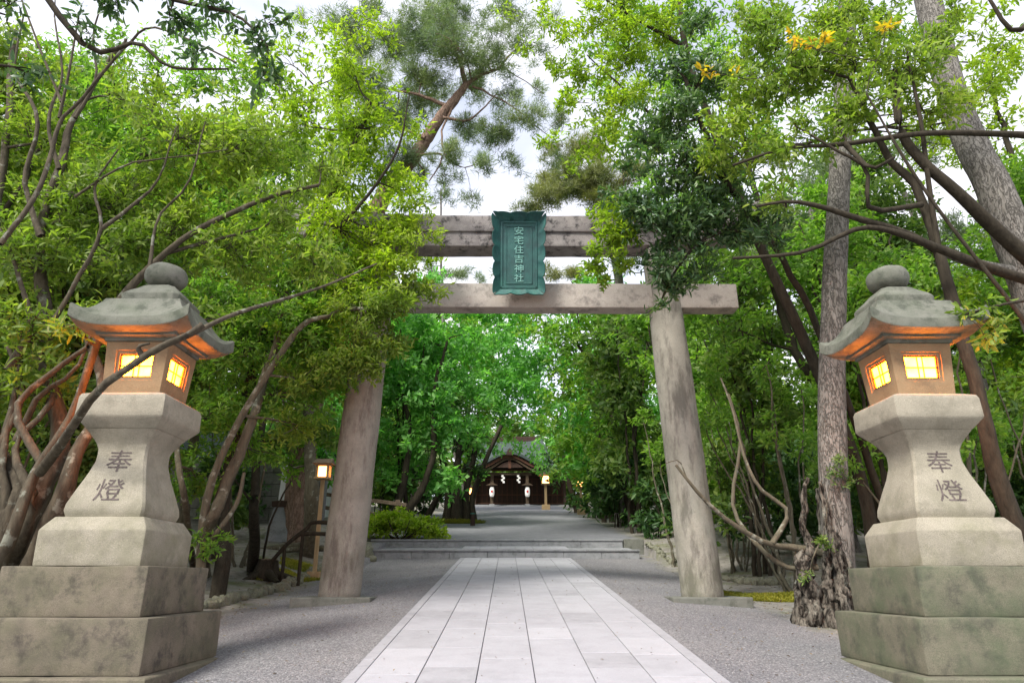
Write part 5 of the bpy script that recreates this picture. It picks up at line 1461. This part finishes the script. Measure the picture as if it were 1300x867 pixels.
def bush():
    g = G(508, 684)
    t = Tree('azalea_bush', 'bright yellow-green rounded bush beside the far path left of the steps', 'bush', M['leaf_bush'], M['bark_dark'], .17, .07, g, 600, nper=9)
    for k in range(10):
        a = k * .63
        t.limb([g - (0, 0, .1), g + (math.cos(a) * .8, math.sin(a) * .4, .3), g + (math.cos(a) * 1.2, math.sin(a) * .6, .6)], .03, .01)
    for (dx, dy, h, r) in ((-1.0, 0, .45, .55), (-.3, .1, .5, .6), (.4, -.1, .4, .5), (1.0, .1, .35, .45), (0, .5, .65, .6), (-.8, .5, .65, .6), (.8, .5, .5, .5), (-1.5, .2, .5, .5), (1.4, .1, .22, .3)):
        t.blob(g + (dx, dy, h), (r, r, r * .7), 3.0)
    t.done()
bush()

# dark heavy trunk on the mound by the far path
g = G(580, 662)
t = Tree('broadleaf_tree', 'old dark tree with several fused trunks on the mound left of the far path', 'tree', M['leaf_dark'], M['bark_dark'], .34, .14, g, 610, nper=8)
for k, (dx, dy, r) in enumerate(((-.5, 0, .28), (0, -.2, .32), (.45, .1, .26), (.85, .2, .2))):
    t.limb([g + (dx, dy, -.2), g + (dx * .9, dy, 1.2), g + (dx * 1.6, dy, 3), g + (dx * 2.6, dy + .3, 5)], r, .1, gnarl=.2, sides=10)
for (x, y, r) in ((540, 580, 34), (590, 560, 30), (520, 540, 36), (570, 520, 38), (500, 600, 30), (600, 590, 18)):
    t.blob(P(x, y, float(g[1])), pxr(r, float(g[1])), 1.5)
t.done()

# ------------------------------------------------------------------ wooden lit lanterns
def wood_lantern(x, y, h, label, s=1.0):
    z = float(gz(x, y))
    root = empty('wooden_lantern', (x, y, z), label, 'lantern', 'lit wooden post lanterns')
    B().box(x - .09 * s, x + .09 * s, y - .09 * s, y + .09 * s, z - .1, z + h).build('post', M['wood_pale'], root, .008)
    B().box(x - .3 * s, x + .3 * s, y - .3 * s, y + .3 * s, z - .1, z + .35 * s).build('foot', M['wood_pale'], root, .02)
    w = .27 * s; zb = z + h; zt = zb + .55 * s
    f = B()
    for sx in (-1, 1):
        for sy in (-1, 1):
            f.box(x + sx * w - .025, x + sx * w + .025, y + sy * w - .025, y + sy * w + .025, zb, zt)
    f.box(x - w - .05, x + w + .05, y - w - .05, y + w + .05, zb - .05, zb - .002); f.box(x - w - .04, x + w + .04, y - w - .04, y + w + .04, zt + .002, zt + .05)
    f.build('box_frame', M['wood_pale'], root)
    B().box(x - w + .03, x + w - .03, y - w + .03, y + w - .03, zb + .01, zt - .01).build('pane', M['pane_far'], root)
    q = w + .22 * s
    rf = B().add([(x - q, y - q, zt + .052), (x + q, y - q, zt + .052), (x + q, y + q, zt + .052), (x - q, y + q, zt + .052), (x - q * .9, y, zt + .4 * s), (x + q * .9, y, zt + .4 * s)], [(0, 3, 2, 1), (0, 1, 5, 4), (2, 3, 4, 5), (1, 2, 5), (3, 0, 4)])
    rf.build('roof', M['wood'], root)
p = P(693, 640, 52); wood_lantern(p[0], 52, 1.9, 'lit wooden lantern on a pale post just right of the shrine front', 1.0)
p = P(737, 612, 44); wood_lantern(p[0], 44, float(P(737, 618, 44)[2] - gz(p[0], 44)), 'lit wooden lantern glowing in dark foliage right of the far path', .85)
p = P(596, 622, 50); wood_lantern(p[0], 50, float(P(596, 627, 50)[2] - gz(p[0], 50)), 'small lit wooden lantern left of the shrine behind twigs', .7)
p = P(411, 597, 17.5); wood_lantern(p[0], 17.5, float(P(411, 606, 17.5)[2] - gz(p[0], 17.5)), 'lit wooden lantern showing just left of the left gate pillar', .5)

# ------------------------------------------------------------------ shrine
def shrine():
    d = 60.0; xc = float(P(647, 640, d)[0]); z0 = float(gz(xc, d)) - .02
    root = empty('shrine_hall', (xc, d, z0), 'dark timber shrine hall with a curved gable porch at the end of the far path', 'shrine')
    pp = 1.52
    B().box(xc - 5.2, xc + 5.2, d + 1.5, d + 6, z0 - .3, z0 + .3).build('stone_platform', M['step'], root, .02)
    for i in range(2):
        B().box(xc - 2.2, xc + 2.2, d + .7 + i * .35, d + 1.5, z0 - .2, z0 + .1 + i * .1).build('step', M['step'], root, .01)
    for s in (-1, 1):
        B().box(xc + s * pp - .13, xc + s * pp + .13, d - .13, d + .13, z0 - .2, z0 + 2.9).build('porch_pillar', M['wood_warm'], root, .01)
        B().box(xc + s * pp - .22, xc + s * pp + .22, d - .22, d + .22, z0 - .2, z0 + .18).build('pillar_base', M['step'], root, .01)
        for x in (3.1, 4.9):
            B().box(xc + s * x - .12, xc + s * x + .12, d + 1.9, d + 2.14, z0 + .3, z0 + 3.1).build('pillar', M['wood_dark'], root, .01)
    B().box(xc - 5.0, xc + 5.0, d + 2.5, d + 2.7, z0 + .3, z0 + 3.2).build('front_wall', M['wood_dark'], root)
    # lattice doors
    for k in range(22):
        x = xc - 4.7 + k * .448
        B().box(x - .035, x + .035, d + 2.42, d + 2.498, z0 + .35, z0 + 2.6).build('lattice_slat', M['wood_red'], root)
    for zz in (.45, 1.2, 2.6):
        B().box(xc - 4.9, xc + 4.9, d + 2.38, d + 2.418, z0 + zz, z0 + zz + .1).build('rail', M['wood_red'], root)
    B().box(xc - 1.9, xc + 1.9, d - .12, d + .12, z0 + 2.62, z0 + 2.86).build('porch_beam', M['wood_warm'], root, .02)
    B().box(xc - 1.75, xc + 1.75, d - .10, d + .10, z0 + 3.0, z0 + 3.14).build('upper_beam', M['wood_red'], root, .02)
    # porch roof: curved gable
    def kh(u, drop=1.0):
        a = abs(u)
        return 1.0 * (math.cos(min(a, 1) * math.pi) * .5 + .5) * drop + .12 * max(0, a - .8) ** 2 * 8
    n = 28
    for nm, mat, w, y0, y1, t0, t1, zo in (('gable_board', M['wood_red'], 2.6, d - .95, d - .85, 0, .26, 3.05), ('porch_roof', M['roof'], 2.9, d - 1.15, d + 2.4, .262, .50, 3.05), ('inner_gable', M['wood_warm'], 2.3, d - .8, d - .72, -.12, .10, 2.98)):
        rr = []
        for i in range(n + 1):
            u = -1 + 2 * i / n; x = xc + u * w; z = z0 + zo + kh(u)
            rr.append([(x, y0, z + t0), (x, y1, z + t0), (x, y1, z + t1), (x, y0, z + t1)])
        B().loft(rr).build(nm, mat, root)
    # king strut and carved beam under the gable
    B().box(xc - .12, xc + .12, d - .7, d - .5, z0 + 3.15, z0 + 3.95).build('gable_strut', M['wood_red'], root)
    B().loft([[(xc + a, y, z0 + z) for a, z in ((-1.2, 3.2), (1.2, 3.2), (.7, 3.55), (0, 3.75), (-.7, 3.55))] for y in (d - .68, d - .56)]).build('carved_panel', M['wood_dark'], root)
    B().loft([[(xc + a, y, z0 + z) for a, z in ((-.28, 4.2), (.28, 4.2), (.2, 4.6), (0, 4.8), (-.2, 4.6))] for y in (d - 1.2, d - 1.0)]).build('ridge_ornament', M['wood_dark'], root)
    # main roof with sweeping eaves
    rr = []
    for k, (w, yy, zz) in enumerate(((4.9, .2, 3.25), (4.3, 1.4, 4.1), (3.4, 2.6, 5.2), (2.9, 3.4, 6.3))):
        rr.append((w, yy, zz))
    b = B(); m = 20
    rings = []
    for (w, yy, zz) in rr:
        rings.append([(xc - w + 2 * w * i / m, d + yy, z0 + zz + .35 * abs(2 * i / m - 1) ** 3) for i in range(m + 1)])
    v = [p for r_ in rings for p in r_]; nn = m + 1
    fs = [(a * nn + i, a * nn + i + 1, (a + 1) * nn + i + 1, (a + 1) * nn + i) for a in range(3) for i in range(m)]
    v2 = [(x, y, z - .22) for x, y, z in v]
    off = len(v); fs2 = [tuple(reversed([i + off for i in f_])) for f_ in fs]
    edge = [(i + 1, i, i + off, i + 1 + off) for i in range(m)]
    b.add(v + v2, fs + fs2 + edge); b.build('main_roof', M['roof'], root)
    B().box(xc - 3.1, xc + 3.1, d + 3.3, d + 3.9, z0 + 6.2, z0 + 6.7).build('roof_ridge', M['wood_dark'], root, .05)
    # rafters' ends
    for k in range(18):
        x = xc - 4.6 + k * .54
        if abs(x - xc) > 2.8: B().box(x - .06, x + .06, d + .25, d + 2.4, z0 + 2.9, z0 + 3.0).build('rafter', M['wood_warm'], root)
    # rope with folded paper streamers
    rope = Tubes(); rope.add(spline([(xc - 1.4, d - .2, z0 + 2.85), (xc - .7, d - .22, z0 + 2.72), (xc, d - .22, z0 + 2.68), (xc + .7, d - .22, z0 + 2.72), (xc + 1.4, d - .2, z0 + 2.85)], 20), .05 + .03 * np.sin(np.linspace(0, math.pi, 20)), 8)
    ro = rope.build('straw_rope', M['wood_warm'], None)
    tag(ro, 'straw rope strung under the curved shrine gable', 'rope')
    for s in (-.62, .72):
        b = B(); x = xc + s
        for k, dx in enumerate((0, .11, -.02, .1)):
            b.box(x + dx - .09, x + dx + .09, d - .30 - k * .004, d - .29 - k * .004, z0 + 2.62 - k * .17 - .17, z0 + 2.62 - k * .17)
        tag(b.build('paper_streamer', M['paper']), 'white zigzag paper streamer hanging %s of the shrine door centre' % ('left' if s < 0 else 'right'), 'paper streamer', 'paper streamers on the shrine rope')
    for s in (-1, 1):
        x = xc + s * pp; y = d - .34
        lr = empty('paper_lantern', (x, y, z0 + .75), 'white paper lantern with a red crest on the %s porch pillar of the shrine' % ('left' if s < 0 else 'right'), 'paper lantern', 'white paper lanterns at the shrine porch')
        rr = []
        for j in range(9):
            t_ = j / 8; r_ = .21 * (1 - .35 * abs(2 * t_ - 1) ** 3)
            rr.append([(x + r_ * math.cos(a), y + r_ * math.sin(a), z0 + .78 + .82 * t_) for a in [6.283 * i / 16 for i in range(16)]])
        B().loft(rr).build('shade', M['lamp_paper'], lr, 0, True)
        B().loft([[(x + .09 * math.cos(a), y - .235 + .0 * k, z0 + 1.2 + .11 * math.sin(a)) if k == 0 else (x + .09 * math.cos(a), y - .222, z0 + 1.2 + .11 * math.sin(a)) for a in [6.283 * i / 12 for i in range(12)]] for k in (0, 1)]).build('crest', M['red'], lr)
        rf = B().add([(x - .5, y - .3, z0 + 1.72), (x + .5, y - .3, z0 + 1.72), (x + .5, y + .2, z0 + 1.72), (x - .5, y + .2, z0 + 1.72), (x, y - .3, z0 + 1.95), (x, y + .2, z0 + 1.95)], [(0, 3, 2, 1), (0, 1, 4), (1, 2, 5, 4), (2, 3, 5), (3, 0, 4, 5)])
        rf.build('little_roof', M['wood_warm'], lr)
        B().box(x - .08, x + .08, y - .08, y + .08, z0 + 1.6, z0 + 1.72).build('hanger', M['wood_dark'], lr)
shrine()

print('leaves', Tree.total, 'objects', len(bpy.data.objects))
